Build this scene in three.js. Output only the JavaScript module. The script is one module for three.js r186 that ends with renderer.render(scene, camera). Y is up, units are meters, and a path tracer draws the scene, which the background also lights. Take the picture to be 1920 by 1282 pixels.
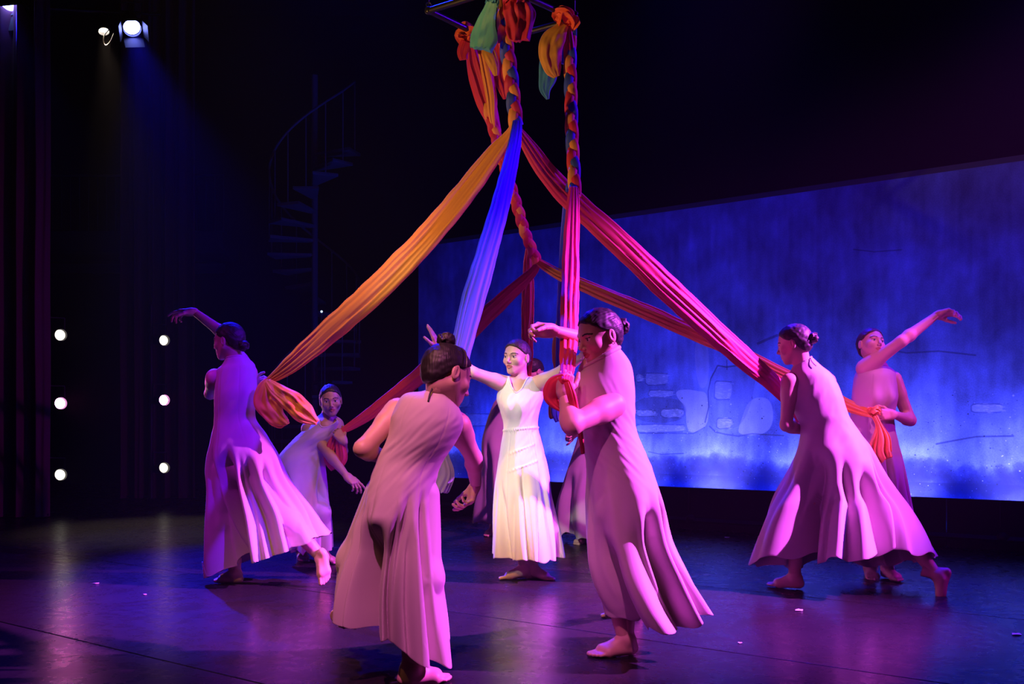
import * as THREE from 'three';
import { mergeGeometries } from 'three/addons/utils/BufferGeometryUtils.js';
import { RoundedBoxGeometry } from 'three/addons/geometries/RoundedBoxGeometry.js';
import { RectAreaLightUniformsLib } from 'three/addons/lights/RectAreaLightUniformsLib.js';
import { createNoise3D } from 'simplex-noise';

// ---------------------------------------------------------------- camera, exposure, haze
const W = 1920, H = 1282, F = 1900, HORIZON = 797, EYE = 1.0;
const camera = new THREE.PerspectiveCamera(2 * Math.atan(H / 2 / F) * 180 / Math.PI, W / H, 0.05, 60);
camera.position.set(0, EYE, 0);
camera.lookAt(0, EYE, -10);
camera.setViewOffset(W, H, 0, H / 2 - HORIZON, W, H);
RectAreaLightUniformsLib.init();
const renderer = new THREE.WebGLRenderer({ antialias: true });
renderer.toneMapping = THREE.LinearToneMapping;
renderer.toneMappingExposure = 1.0;
renderer.shadowMap.enabled = true;
const scene = new THREE.Scene();
scene.background = new THREE.Color(0x000000);
scene.fog = new THREE.FogExp2(new THREE.Color(0.9, 0.9, 0.95), 0.0009);   // the stage haze

// the rig: colour, candela, where each lantern hangs, what it is aimed at
const RIG = {
  magenta: { color: [0.85, 0.09, 1.12], cd: 2000 },
  side: { color: [0.6, 0.01, 1.0], cd: 60 },
  amber: { color: [1.0, 0.43, 0.10], cd: 150 },
  warm: { color: [1.0, 0.50, 0.15], cd: 60 },
  blue: { color: [0.002, 0.006, 1.0], cd: 330 },
  violet: { color: [0.12, 0.002, 1.0], cd: 240 },
  white: { color: [1.0, 0.90, 0.84], cd: 115 },
  cyc: { color: [0.0, 0.040, 1.0], cd: 190 },
  pale: { color: [0.36, 0.32, 1.0], cd: 14 },
  drop: { color: [0.0, 0.001, 1.0], cd: 7 },
};

// ---------------------------------------------------------------- helpers
const V = (x, y, z) => new THREE.Vector3(x, y, z);
// a point of the place from its photographed direction and its distance from the camera plane
const at = (px, py, d) => V((px - W / 2) * d / F, EYE + (HORIZON - py) * d / F, -d);
function rng(seed) { let s = seed >>> 0; return () => { s = (s + 0x6d2b79f5) | 0; let t = Math.imul(s ^ (s >>> 15), 1 | s); t = (t + Math.imul(t ^ (t >>> 7), 61 | t)) ^ t; return ((t ^ (t >>> 14)) >>> 0) / 4294967296; }; }
const noise3 = createNoise3D(rng(77));
const clamp = (x, a, b) => x < a ? a : x > b ? b : x;
const lerp = (a, b, t) => a + (b - a) * t;
const sstep = (a, b, x) => { const t = clamp((x - a) / (b - a), 0, 1); return t * t * (3 - 2 * t); };
const taken = new Map();
function numbered(name) { const n = taken.get(name) ?? 0; taken.set(name, n + 1); return n ? name + '_' + String(n).padStart(3, '0') : name; }
function shade(o) { o.traverse((c) => { if (c.isMesh) { c.castShadow = true; c.receiveShadow = true; } }); return o; }
function tag(o, label, category, group, kind) {
  if (label) o.userData.label = label;
  if (category) o.userData.category = category;
  if (group) o.userData.group = group;
  if (kind) o.userData.kind = kind;
  return o;
}
function thing(name, label, category, pos = V(0, 0, 0), group) {
  const o = new THREE.Group(); o.name = numbered(name); o.position.copy(pos); scene.add(o);
  return tag(o, label, category, group);
}
function part(parent, name, geo, mat, label) {
  const m = new THREE.Mesh(geo, mat); m.name = name; m.castShadow = m.receiveShadow = true;
  if (label) m.userData.label = label;
  parent.add(m); return m;
}
function struct(name, geo, mat, pos) {
  const m = new THREE.Mesh(geo, mat); m.name = name; m.userData.kind = 'structure'; m.castShadow = m.receiveShadow = true;
  if (pos) m.position.copy(pos);
  scene.add(m); return m;
}
const std = (o) => new THREE.MeshStandardMaterial(o);
const lin = (r, g, b) => new THREE.Color().setRGB(r, g, b);
const bar = (a, b, r, seg = 8) => { const d = b.clone().sub(a), g = new THREE.CylinderGeometry(r, r, d.length(), seg); g.applyQuaternion(new THREE.Quaternion().setFromUnitVectors(V(0, 1, 0), d.normalize())); g.translate((a.x + b.x) / 2, (a.y + b.y) / 2, (a.z + b.z) / 2); return g; };
const box = (w, h, d, x = 0, y = 0, z = 0, r = 0) => { const g = r ? new RoundedBoxGeometry(w, h, d, 2, r) : new THREE.BoxGeometry(w, h, d); g.translate(x, y, z); return g; };
const merge = (list) => mergeGeometries(list.map((g) => { const q = g.index ? g.toNonIndexed() : g; for (const k of Object.keys(q.attributes)) if (k !== 'position' && k !== 'normal') q.deleteAttribute(k); return q; }));

// Canvas and data textures
function canvasTexture(w, h, paint) {
  const c = document.createElement('canvas'); c.width = w; c.height = h; paint(c.getContext('2d'), w, h);
  const t = new THREE.CanvasTexture(c); t.colorSpace = THREE.SRGBColorSpace; t.anisotropy = 8; return t;
}
function noiseTexture(n, f, seed, fn) {   // tileable grey noise, fn maps -1..1 to 0..1
  const d = new Uint8Array(n * n * 4), no = createNoise3D(rng(seed));
  for (let y = 0; y < n; y++) for (let x = 0; x < n; x++) {
    const a = x / n * 2 * Math.PI, b = y / n * 2 * Math.PI, R = f / (2 * Math.PI);
    let v = no(Math.cos(a) * R + Math.cos(b) * R * 0.31, Math.sin(a) * R + 9, Math.sin(b) * R + Math.cos(b) * R) * 0.6 + no(Math.cos(a) * R * 3 + 5, Math.sin(a) * R * 3 + Math.cos(b) * R * 3, Math.sin(b) * R * 3) * 0.4;
    const g = Math.round(255 * clamp(fn(v), 0, 1)), o = (y * n + x) * 4; d[o] = d[o + 1] = d[o + 2] = g; d[o + 3] = 255;
  }
  const t = new THREE.DataTexture(d, n, n); t.wrapS = t.wrapT = THREE.RepeatWrapping; t.magFilter = THREE.LinearFilter; t.minFilter = THREE.LinearMipmapLinearFilter; t.generateMipmaps = true; t.needsUpdate = true; return t;
}
// ---------------------------------------------------------------- distance fields and their meshing
const smin = (a, b, k) => { const h = Math.max(k - Math.abs(a - b), 0) / k; return Math.min(a, b) - h * h * k * 0.25; };
const smax = (a, b, k) => -smin(-a, -b, k);
function capsule(ax, ay, az, bx, by, bz, r1, r2) {   // tapered capsule -> distance function
  const dx = bx - ax, dy = by - ay, dz = bz - az, dd = dx * dx + dy * dy + dz * dz || 1e-9;
  return (x, y, z) => {
    const px = x - ax, py = y - ay, pz = z - az; let h = (px * dx + py * dy + pz * dz) / dd; h = h < 0 ? 0 : h > 1 ? 1 : h;
    const qx = px - dx * h, qy = py - dy * h, qz = pz - dz * h;
    return Math.sqrt(qx * qx + qy * qy + qz * qz) - (r1 + (r2 - r1) * h);
  };
}
const cap = (a, b, r1, r2 = r1) => capsule(a.x, a.y, a.z, b.x, b.y, b.z, r1, r2);
const ball = (x0, y0, z0, r) => (x, y, z) => Math.hypot(x - x0, y - y0, z - z0) - r;
const egg = (x0, y0, z0, a, b, c) => (x, y, z) => {
  const X = (x - x0), Y = (y - y0), Z = (z - z0), k0 = Math.sqrt(X * X / (a * a) + Y * Y / (b * b) + Z * Z / (c * c)), k1 = Math.sqrt(X * X / (a * a * a * a) + Y * Y / (b * b * b * b) + Z * Z / (c * c * c * c));
  return k1 < 1e-9 ? -Math.min(a, b, c) : k0 * (k0 - 1) / k1;
};
// naive surface nets over a box, skipping blocks far from the surface
function surfaceNets(f, lo, hi, cell) {
  const n = [0, 1, 2].map((i) => Math.ceil((hi[i] - lo[i]) / cell) + 1), [nx, ny, nz] = n, B = 5, g = new Float32Array(nx * ny * nz), reach = cell * B * 0.5 * 1.7321;
  for (let k = 0; k < nz; k += B) for (let j = 0; j < ny; j += B) for (let i = 0; i < nx; i += B) {
    const c = f(lo[0] + (i + B / 2 - 0.5) * cell, lo[1] + (j + B / 2 - 0.5) * cell, lo[2] + (k + B / 2 - 0.5) * cell), far = Math.abs(c) > reach * 1.5 + cell;
    for (let z = k; z < Math.min(k + B, nz); z++) for (let y = j; y < Math.min(j + B, ny); y++) for (let x = i; x < Math.min(i + B, nx); x++)
      g[(z * ny + y) * nx + x] = far ? c : f(lo[0] + x * cell, lo[1] + y * cell, lo[2] + z * cell);
  }
  const id = new Int32Array(nx * ny * nz).fill(-1), P = [], I = [];
  for (let z = 0; z < nz - 1; z++) for (let y = 0; y < ny - 1; y++) for (let x = 0; x < nx - 1; x++) {
    const o = (z * ny + y) * nx + x, v = [g[o], g[o + 1], g[o + nx], g[o + nx + 1], g[o + nx * ny], g[o + nx * ny + 1], g[o + nx * ny + nx], g[o + nx * ny + nx + 1]];
    let m = 0; for (let q = 0; q < 8; q++) if (v[q] < 0) m |= 1 << q;
    if (m === 0 || m === 255) continue;
    let sx = 0, sy = 0, sz = 0, c = 0;
    for (let q = 0; q < 8; q++) for (let b = 0; b < 3; b++) {
      const r = q | (1 << b); if (r === q || ((m >> q) & 1) === ((m >> r) & 1)) continue;
      const t = v[q] / (v[q] - v[r]);
      sx += (q & 1) + (b === 0 ? t : 0); sy += ((q >> 1) & 1) + (b === 1 ? t : 0); sz += ((q >> 2) & 1) + (b === 2 ? t : 0); c++;
    }
    id[o] = P.length / 3; P.push(lo[0] + (x + sx / c) * cell, lo[1] + (y + sy / c) * cell, lo[2] + (z + sz / c) * cell);
  }
  const quad = (a, b, c, d, flip) => flip ? I.push(a, c, b, a, d, c) : I.push(a, b, c, a, c, d);
  for (let z = 1; z < nz - 1; z++) for (let y = 1; y < ny - 1; y++) for (let x = 1; x < nx - 1; x++) {
    const o = (z * ny + y) * nx + x, s = g[o] < 0;
    if (s !== g[o + 1] < 0) quad(id[o - nx * ny - nx], id[o - nx * ny], id[o], id[o - nx], !s);
    if (s !== g[o + nx] < 0) quad(id[o - nx * ny - 1], id[o - 1], id[o], id[o - nx * ny], !s);
    if (s !== g[o + nx * ny] < 0) quad(id[o - nx - 1], id[o - nx], id[o], id[o - 1], !s);
  }
  const N = new Float32Array(P.length), e = cell * 0.6;
  for (let i = 0; i < P.length; i += 3) {
    const [x, y, z] = [P[i], P[i + 1], P[i + 2]], a = f(x + e, y, z) - f(x - e, y, z), b = f(x, y + e, z) - f(x, y - e, z), c = f(x, y, z + e) - f(x, y, z - e), l = Math.hypot(a, b, c) || 1;
    N[i] = a / l; N[i + 1] = b / l; N[i + 2] = c / l;
  }
  const geo = new THREE.BufferGeometry();
  geo.setAttribute('position', new THREE.BufferAttribute(new Float32Array(P), 3)); geo.setAttribute('normal', new THREE.BufferAttribute(N, 3)); geo.setIndex(I);
  return geo;
}
// put a locally built geometry into a frame (origin + three axes); mirrored frames get their winding flipped
function placed(geo, o, X, Y, Z) {
  const m = new THREE.Matrix4().makeBasis(X, Y, Z).setPosition(o);
  geo.applyMatrix4(m);
  if (m.determinant() < 0) { const a = geo.index.array; for (let i = 0; i < a.length; i += 3) { const t = a[i + 1]; a[i + 1] = a[i + 2]; a[i + 2] = t; } }
  return geo;
}
function frame(dir, up) {   // Z along dir, Y as near to up as it goes
  const z = dir.clone().normalize(), x = up.clone().cross(z).normalize(), y = z.clone().cross(x);
  return [x, y, z];
}
function tint(geo, fn) {
  const p = geo.attributes.position, c = new Float32Array(p.count * 3);
  for (let i = 0; i < p.count; i++) { const k = fn(p.getX(i), p.getY(i), p.getZ(i)); c[i * 3] = k[0]; c[i * 3 + 1] = k[1]; c[i * 3 + 2] = k[2]; }
  geo.setAttribute('color', new THREE.BufferAttribute(c, 3)); return geo;
}
// ---------------------------------------------------------------- the dancers' anatomy
const skinMat = new THREE.MeshPhysicalMaterial({ vertexColors: true, roughness: 0.48, sheen: 0.15, sheenColor: lin(1, 0.7, 0.6), sheenRoughness: 0.5 });
const hairMat = (c) => std({ color: lin(...c), roughness: 0.55 });

function headField(o) {   // local: y up, z out of the face, origin between the ears
  const sm = o.smile ?? 0, L = [];
  const add = (f, k) => L.push([f, k]);
  const base = egg(0, 0.030, -0.008, 0.0725, 0.084, 0.095);
  add(egg(0, -0.020, 0.026, 0.0575, 0.078, 0.062), 0.03);
  add(capsule(0, -0.072, 0.042, 0, -0.091, 0.066, 0.026, 0.0165), 0.025);
  for (const s of [-1, 1]) {
    add(capsule(s * 0.051, -0.040, 0.004, s * 0.014, -0.090, 0.058, 0.019, 0.016), 0.022);
    add(ball(s * 0.041, -0.024 + sm * 0.003, 0.056, 0.022 + sm * 0.002), 0.02);
    add(capsule(s * 0.036, 0.021, 0.071, s * 0.008, 0.018, 0.083, 0.010, 0.009), 0.014);
  }
  const nose = [capsule(0, 0.010, 0.083, 0, -0.027, 0.106, 0.0062, 0.0092), capsule(-0.0095, -0.034, 0.095, 0.0095, -0.034, 0.095, 0.0072, 0.0072)];
  const muzzle = ball(0, -0.058, 0.064, 0.027);
  const lips = [];
  for (const s of [-1, 1]) {
    lips.push(capsule(s * (0.021 + sm * 0.005), -0.0575 + sm * 0.006, 0.081 - sm * 0.004, s * 0.003, -0.0545, 0.0915, 0.0034, 0.0056));
    lips.push(capsule(s * (0.019 + sm * 0.004), -0.0605 + sm * 0.005, 0.081 - sm * 0.003, 0, -0.0665, 0.0885, 0.0035, 0.0064));
  }
  const ears = [-1, 1].map((s) => [egg(s * 0.0760, -0.006, -0.012, 0.0075, 0.0305, 0.0180), egg(s * 0.0845, -0.003, -0.009, 0.0065, 0.0205, 0.0105), capsule(s * 0.079, 0.004, -0.015, s * 0.0785, -0.014, -0.014, 0.0035, 0.003)]);
  const sockets = [-1, 1].map((s) => ball(s * 0.0315, 0.003, 0.099, 0.018));
  const eyes = [-1, 1].map((s) => ball(s * 0.0315, 0.002, 0.0715, 0.0128));
  const lids = [-1, 1].flatMap((s) => [capsule(s * 0.0455, 0.002, 0.0735, s * 0.0315, 0.0105, 0.082, 0.0026, 0.0032), capsule(s * 0.0315, 0.0105, 0.082, s * 0.0185, 0.003, 0.0785, 0.0032, 0.0026)]);
  const neck = capsule(0, -0.045, -0.022, o.neck.x, o.neck.y, o.neck.z, 0.050, 0.050);
  return (x, y, z) => {
    let d = base(x, y, z);
    for (let i = 0; i < L.length; i++) d = smin(d, L[i][0](x, y, z), L[i][1]);
    d = smin(d, muzzle(x, y, z), 0.02);
    if (z > 0.04) {
      d = smax(d, -sockets[x < 0 ? 0 : 1](x, y, z), 0.012);
      d = smin(d, eyes[x < 0 ? 0 : 1](x, y, z), 0.002);
      for (const l of lids) d = smin(d, l(x, y, z), 0.003);
      d = smin(d, nose[0](x, y, z), 0.010); d = smin(d, nose[1](x, y, z), 0.006);
      for (const l of lips) d = smin(d, l(x, y, z), 0.005);
      d = smax(d, -(Math.hypot(y + 0.0598 - sm * x * x * 12, z - 0.0965, Math.max(0, Math.abs(x) - 0.02)) - 0.0042), 0.003);
    }
    const e = ears[x < 0 ? 0 : 1]; d = smin(d, smin(smax(e[0](x, y, z), -e[1](x, y, z), 0.004), e[2](x, y, z), 0.004), 0.006);
    return smin(d, neck(x, y, z), 0.028);
  };
}
function headColours(skin, o) {
  const lip = [skin[0] * 0.72, skin[1] * 0.36, skin[2] * 0.38], dark = [0.016, 0.010, 0.008], gx = o.gaze ?? 0;
  return (x, y, z) => {
    if (z < 0.045) return skin;
    const ax = Math.abs(x), ex = ax - 0.0315;
    if (Math.hypot(ex, y - 0.002, z - 0.0715) < 0.0148 && Math.abs(y - 0.002) < 0.0078 - ex * ex * 32 && z > 0.07) {
      const r = Math.hypot(x - Math.sign(x) * 0.0315 - gx * 0.005, y - 0.002);
      return y > 0.0075 ? dark : r < 0.0028 ? [0.004, 0.004, 0.004] : r < 0.0062 ? [0.05, 0.028, 0.015] : [0.62, 0.58, 0.54];
    }
    if (y > 0.0062 && y < 0.0105 && ax > 0.019 && ax < 0.046 && z > 0.068) return dark;
    const arch = 0.0265 - (ax - 0.033) * (ax - 0.033) * 16;
    if (ax > 0.0135 && ax < 0.053 && Math.abs(y - arch) < 0.0032 && z > 0.055) return dark;
    if (ax < 0.0235 && y < -0.0485 && y > -0.073 && z > 0.0745 && Math.abs(y + 0.060) < 0.0125 * Math.sqrt(Math.max(0, 1 - (ax / 0.0235) ** 2))) return lip;
    return skin;
  };
}
const hairline = [[0.13, 0.12], [0.092, 0.088], [0.070, 0.074], [0.045, 0.046], [0.026, 0.026], [0.016, -0.004], [0.0, -0.022], [-0.030, -0.034], [-0.055, -0.052], [-0.08, -0.09], [-0.2, -0.2]];
function hairField(o) {
  const shell = egg(0, 0.030, -0.010, 0.0785, 0.0915, 0.1035), nape = egg(0, -0.026, -0.052, 0.052, 0.045, 0.05), part2 = egg(0, 0.02, -0.03, 0.0785, 0.075, 0.08);
  const b = o.bun, bl = Math.hypot(...b), ax = V(...b).divideScalar(bl), e1 = Math.abs(ax.x) < 0.9 ? V(1, 0, 0).cross(ax).normalize() : V(0, 1, 0).cross(ax).normalize(), e2 = ax.clone().cross(e1);
  return (x, y, z) => {
    let d = smin(shell(x, y, z), nape(x, y, z), 0.03); d = smin(d, part2(x, y, z), 0.01);
    let i = 0; while (i < hairline.length - 2 && y < hairline[i + 1][0]) i++;
    const [y0, z0] = hairline[i], [y1, z1] = hairline[i + 1], zl = z0 + (z1 - z0) * (y - y0) / (y1 - y0);
    d = smax(d, (z - zl) * 0.75, 0.012);
    const ang = Math.atan2(x * e1.x + y * e1.y + z * e1.z, x * e2.x + y * e2.y + z * e2.z);
    return d + 0.0003 * Math.sin(ang * 58 + noise3(x * 14, y * 14, z * 14) * 3) + 0.0016 * noise3(x * 32, y * 32, z * 32);
  };
}
function bunField(r) {
  return (x, y, z) => { const d = Math.hypot(x, y, z * 1.15) - r, a = Math.atan2(y, x), q = Math.hypot(x, y) / r; return d + 0.0042 * Math.sin(3 * a + q * 9) * sstep(0.1, 0.5, q) + 0.003 * noise3(x * 55, y * 55, z * 55) + 0.006 * Math.exp(-q * q * 9) * (z > 0 ? 0 : 1); };
}
// a hand: y to the fingertips, z out of the palm, x to the thumb (lengths of a woman's hand)
const FINGERS = [[0.027, 0.083, 0.0400, 0.0235, 0.0190, 0.0088], [0.0085, 0.088, 0.0435, 0.0270, 0.0200, 0.0090], [-0.0105, 0.084, 0.0400, 0.0250, 0.0195, 0.0086], [-0.0275, 0.074, 0.0315, 0.0190, 0.0175, 0.0077]];
function handField(o) {
  const palm = [], fingers = [], curl = o.curl ?? [0.3, 0.3, 0.35, 0.4], spread = o.spread ?? 0.06;
  FINGERS.forEach(([fx, fy, l1, l2, l3, r], i) => {
    palm.push(capsule(fx * 0.55, 0.012, -0.001, fx, fy, 0.0, 0.0155, 0.0112));
    let a = 0, p = [fx, fy, 0.001]; const c = curl[i], sx = (1.5 - i) * spread, segs = [];
    [[l1, 78, r], [l2, 92, r * 0.93], [l3, 62, r * 0.86]].forEach(([l, deg, rr]) => {
      a += c * deg * Math.PI / 180;
      const q = [p[0] + Math.sin(sx) * l * Math.cos(a), p[1] + Math.cos(a) * l, p[2] + Math.sin(a) * l];
      segs.push(capsule(...p, ...q, rr, rr * 0.93)); p = q;
    });
    fingers.push(segs);
  });
  palm.push(capsule(0.017, 0.018, 0.008, 0.026, 0.046, 0.012, 0.017, 0.013), capsule(-0.018, 0.02, 0.006, -0.024, 0.052, 0.006, 0.0145, 0.011));
  palm.push(capsule(-0.003, -0.006, 0, -0.010, 0.016, 0, 0.0195, 0.0185), capsule(0.003, -0.006, 0, 0.010, 0.016, 0, 0.0195, 0.0185));
  const t = o.thumb ?? [0.72, 0.62, 0.32], tv = V(...t).normalize(), t2 = tv.clone().lerp(V(...(o.thumbTip ?? [0.1, 0.9, 0.5])).normalize(), 0.55).normalize(), t3 = tv.clone().lerp(V(...(o.thumbTip ?? [0.1, 0.9, 0.5])).normalize(), 0.85).normalize();
  const a = V(0.022, 0.026, 0.008), b = a.clone().addScaledVector(tv, 0.040), c = b.clone().addScaledVector(t2, 0.033), d = c.clone().addScaledVector(t3, 0.024), thumb = [cap(a, b, 0.0145, 0.0112), cap(b, c, 0.0105, 0.0095), cap(c, d, 0.0095, 0.0078)];
  return (x, y, z) => {
    let m = palm[0](x, y, z); for (let i = 1; i < palm.length; i++) m = smin(m, palm[i](x, y, z), 0.014);
    for (const s of fingers) { let q = smin(s[0](x, y, z), smin(s[1](x, y, z), s[2](x, y, z), 0.004), 0.004); m = smin(m, q, 0.006); }
    let q = smin(thumb[0](x, y, z), smin(thumb[1](x, y, z), thumb[2](x, y, z), 0.004), 0.006);
    return smin(m, q, 0.009);
  };
}
// a bare foot: z to the toes, y up, x to the side of the big toe, origin in the ankle, sole at y = -0.075
function footField(toe) {
  const L = [capsule(0, 0.10, -0.006, 0, 0.0, -0.004, 0.040, 0.033), capsule(0, -0.02, -0.02, 0, -0.046, -0.034, 0.034, 0.0275), capsule(0, -0.016, 0.012, 0.004, -0.050, 0.095, 0.034, 0.0235), capsule(0.018, -0.052, 0.10, -0.022, -0.054, 0.085, 0.0215, 0.0195), capsule(0.016, -0.038, 0.02, 0.018, -0.052, 0.10, 0.024, 0.021), capsule(-0.014, -0.05, -0.01, -0.022, -0.055, 0.085, 0.022, 0.0185), ball(0.024, -0.004, 0.0, 0.018), ball(-0.024, -0.008, -0.006, 0.018)];
  const T = [[0.026, 0.128, 0.158, 0.0125], [0.008, 0.128, 0.160, 0.0092], [-0.007, 0.122, 0.150, 0.0088], [-0.020, 0.114, 0.139, 0.0084], [-0.031, 0.103, 0.126, 0.0080]].map(([x, z0, z1, r]) => { const up = toe * (z1 - z0 + 0.03); return [capsule(x * 0.85, -0.058, z0 - 0.03, x, -0.060 + up * 0.3, z0, r * 1.15, r), capsule(x, -0.060 + up * 0.3, z0, x, -0.064 + up, z1, r, r * 0.95)]; });
  return (x, y, z) => { let d = L[0](x, y, z); for (let i = 1; i < L.length; i++) d = smin(d, L[i](x, y, z), 0.024); for (const [a, b] of T) d = smin(d, smin(a(x, y, z), b(x, y, z), 0.004), 0.007); return d; };
}

// ---------------------------------------------------------------- dresses: a lofted tube whose rings are given by their left and right edge
const catmull = (p0, p1, p2, p3, t) => 0.5 * ((2 * p1) + (-p0 + p2) * t + (2 * p0 - 5 * p1 + 4 * p2 - p3) * t * t + (-p0 + 3 * p1 - 3 * p2 + p3) * t * t * t);
function along(list, u) {   // Catmull-Rom through rows of numbers, u from 0 to list.length - 1
  const n = list.length - 1, i = Math.min(n - 1, Math.max(0, Math.floor(u))), t = u - i, g = (k) => list[clamp(k, 0, n)];
  return g(i).map((_, c) => catmull(g(i - 1)[c], g(i)[c], g(i + 1)[c], g(i + 2)[c], t));
}
function dressGeometry(p, base) {
  const D = p.dress, d0 = p.d, NV = D.nv ?? 130, NT = D.nt ?? 180, R = rng(D.seed ?? 5);
  const rows = D.rings.map(([l, r, b, bf]) => { const a = at(l[0], l[1], d0 + (l[2] ?? 0)), c = at(r[0], r[1], d0 + (r[2] ?? 0)); return [a.x, a.y, a.z, c.x, c.y, c.z, b, bf ?? b]; });
  const n = rows.length - 1, mid = (q) => V((q[0] + q[3]) / 2, (q[1] + q[4]) / 2, (q[2] + q[5]) / 2);
  // arc length so that the rows of the mesh are even
  const cum = [0]; let prev = mid(along(rows, 0)); const S = 400;
  for (let i = 1; i <= S; i++) { const m = mid(along(rows, i / S * n)); cum.push(cum[i - 1] + Math.max(1e-4, m.distanceTo(prev))); prev = m; }
  const total = cum[S], uAt = (v) => { const t = v * total; let a = 0, b = S; while (b - a > 1) { const m = (a + b) >> 1; if (cum[m] <= t) a = m; else b = m; } return (a + (t - cum[a]) / (cum[b] - cum[a])) / S * n; };
  const vHip = D.hip ?? 0.42, grooves = [];
  const K = D.folds ?? 15, amp = (D.amp ?? 0.034) * 2.5;
  for (let i = 0; i < K; i++) grooves.push([(i + (R() - 0.5) * 0.7) / K * 2 * Math.PI, (0.07 + R() * 0.11) * 15 / K, amp * (0.25 + R() * 1.15), vHip - 0.03 + R() * 0.22, (R() - 0.5) * 0.45]);
  for (const g of D.grooves ?? []) grooves.push(g);
  const nz = (R() * 50) | 0, P = new Float32Array((NV + 5) * NT * 3), put = (r, j, v) => { const o = (r * NT + j) * 3; P[o] = v.x - base.x; P[o + 1] = v.y - base.y; P[o + 2] = v.z - base.z; };
  const C = V(), u = V(), w = V(), tn = V();
  const legs = []; for (const l of p.legs) { const [h, k, a] = [l.hip, l.kn, l.an].map((q) => at(q[0], q[1], d0 + (q[2] ?? 0))); legs.push(cap(h, k, 0.078, 0.054), cap(k, k.clone().lerp(a, 0.75), 0.054, 0.046)); }
  const point = (v, th, shrink) => {
    const uu = uAt(v), q = along(rows, uu), e = 0.35, a = mid(along(rows, Math.max(0, uu - e))), b = mid(along(rows, Math.min(n, uu + e)));
    C.copy(mid(q)); u.set(q[3] - q[0], q[4] - q[1], q[5] - q[2]); const half = u.length() / 2; u.normalize(); tn.copy(b).sub(a).normalize();
    if (Math.abs(tn.dot(u)) > 0.75) tn.set(0, -1, 0);
    w.copy(u).cross(tn).normalize(); if (w.z < 0) w.negate();
    const c = Math.cos(th), s = Math.sin(th), depth = s > 0 ? q[6] : q[7], flare = sstep(vHip - 0.12, 1, v);
    let disp = 0;
    for (const [t0, wd, am, v0, drift] of grooves) { if (v < v0) continue; let dt = th - t0 - drift * (v - v0) / (1 - v0); dt -= Math.round(dt / (2 * Math.PI)) * 2 * Math.PI; const k = dt / wd; if (k * k < 9) { const f = (v - v0) / (1 - v0); disp -= am * sstep(0, 0.3, f) * (0.35 + 0.65 * f) * Math.exp(-Math.pow(Math.abs(k), 1.6)); } }
    disp += amp * flare * (0.32 + 0.55 * noise3(c * 1.3 + nz, s * 1.3, v * 1.1));
    // creases of the bodice, drawn across the body, and the princess seams
    const wr = (1 - sstep(vHip - 0.05, vHip + 0.2, v)) * sstep(0.02, 0.12, v);
    disp += wr * 0.0030 * (D.crease ?? 1) * noise3(c * 1.4 + nz, s * 1.4 + v * 3, v * 17 + c * (D.slant ?? 2.2)) * (0.4 + 0.6 * Math.abs(noise3(c * 1.2, s * 1.2 + nz, v * 3))) + 0.0010 * noise3(c * 2, s * 2 + nz, v * 4);
    for (const sm of D.seams ?? []) { let dt = th - sm; dt -= Math.round(dt / (2 * Math.PI)) * 2 * Math.PI; const wl = dt * half; if (v < 0.62 && v > 0.05) disp -= 0.0016 * Math.exp(-(wl * wl) / 0.000010); }
    for (const [bt, bv, ba] of D.bust ?? []) disp += ba * Math.exp(-(((th - bt) / 0.30) ** 2) - ((v - bv) / 0.055) ** 2);
    if (D.detail) disp += D.detail(th, v, half);
    const o = V().copy(C).addScaledVector(u, c * (half + disp - shrink)).addScaledVector(w, s * (depth + disp - shrink));
    if (v > 0.35) for (let it = 0; it < 4; it++) { let d = 1; for (const f of legs) d = smin(d, f(o.x, o.y, o.z), 0.05); const gap = 0.016 - shrink * 0.5; if (d > gap) break; o.addScaledVector(u, c * (gap - d) * 1.1).addScaledVector(w, s * (gap - d) * 1.1); }   // the skirt lies over the legs
    return o;
  };
  const hs2 = D.seed ?? 5, hemUp = (t) => (D.hem ? D.hem(t) : 0) + (D.hemNoise ?? 0.030) * (0.4 + noise3(Math.cos(t) * 2.6, Math.sin(t) * 2.6, hs2)), neckDown = D.neck ?? (() => 0);
  for (let j = 0; j < NT; j++) {
    const th = j / NT * 2 * Math.PI, v0 = neckDown(th), v1 = 1 - hemUp(th);
    const p0 = point(v0, th, 0.008); p0.y -= 0.012; put(0, j, p0); put(1, j, point(v0, th, 0.003));
    for (let i = 0; i <= NV; i++) put(i + 2, j, point(lerp(v0, v1, i / NV), th, 0));
    put(NV + 3, j, point(v1, th, 0.004)); put(NV + 4, j, point(v1 - 0.03, th, 0.006));
  }
  const I = []; for (let i = 0; i < NV + 4; i++) for (let j = 0; j < NT; j++) { const a = i * NT + j, b = i * NT + (j + 1) % NT, c = a + NT, d = b + NT; I.push(a, c, b, b, c, d); }
  const g = new THREE.BufferGeometry(); g.setAttribute('position', new THREE.BufferAttribute(P, 3)); g.setIndex(I); g.computeVertexNormals();
  g.userData.rim = []; for (let j = 0; j < NT; j += 8) g.userData.rim.push(V(P[(NT + j) * 3], P[(NT + j) * 3 + 1] + 0.002, P[(NT + j) * 3 + 2]));
  return g;
}

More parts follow.
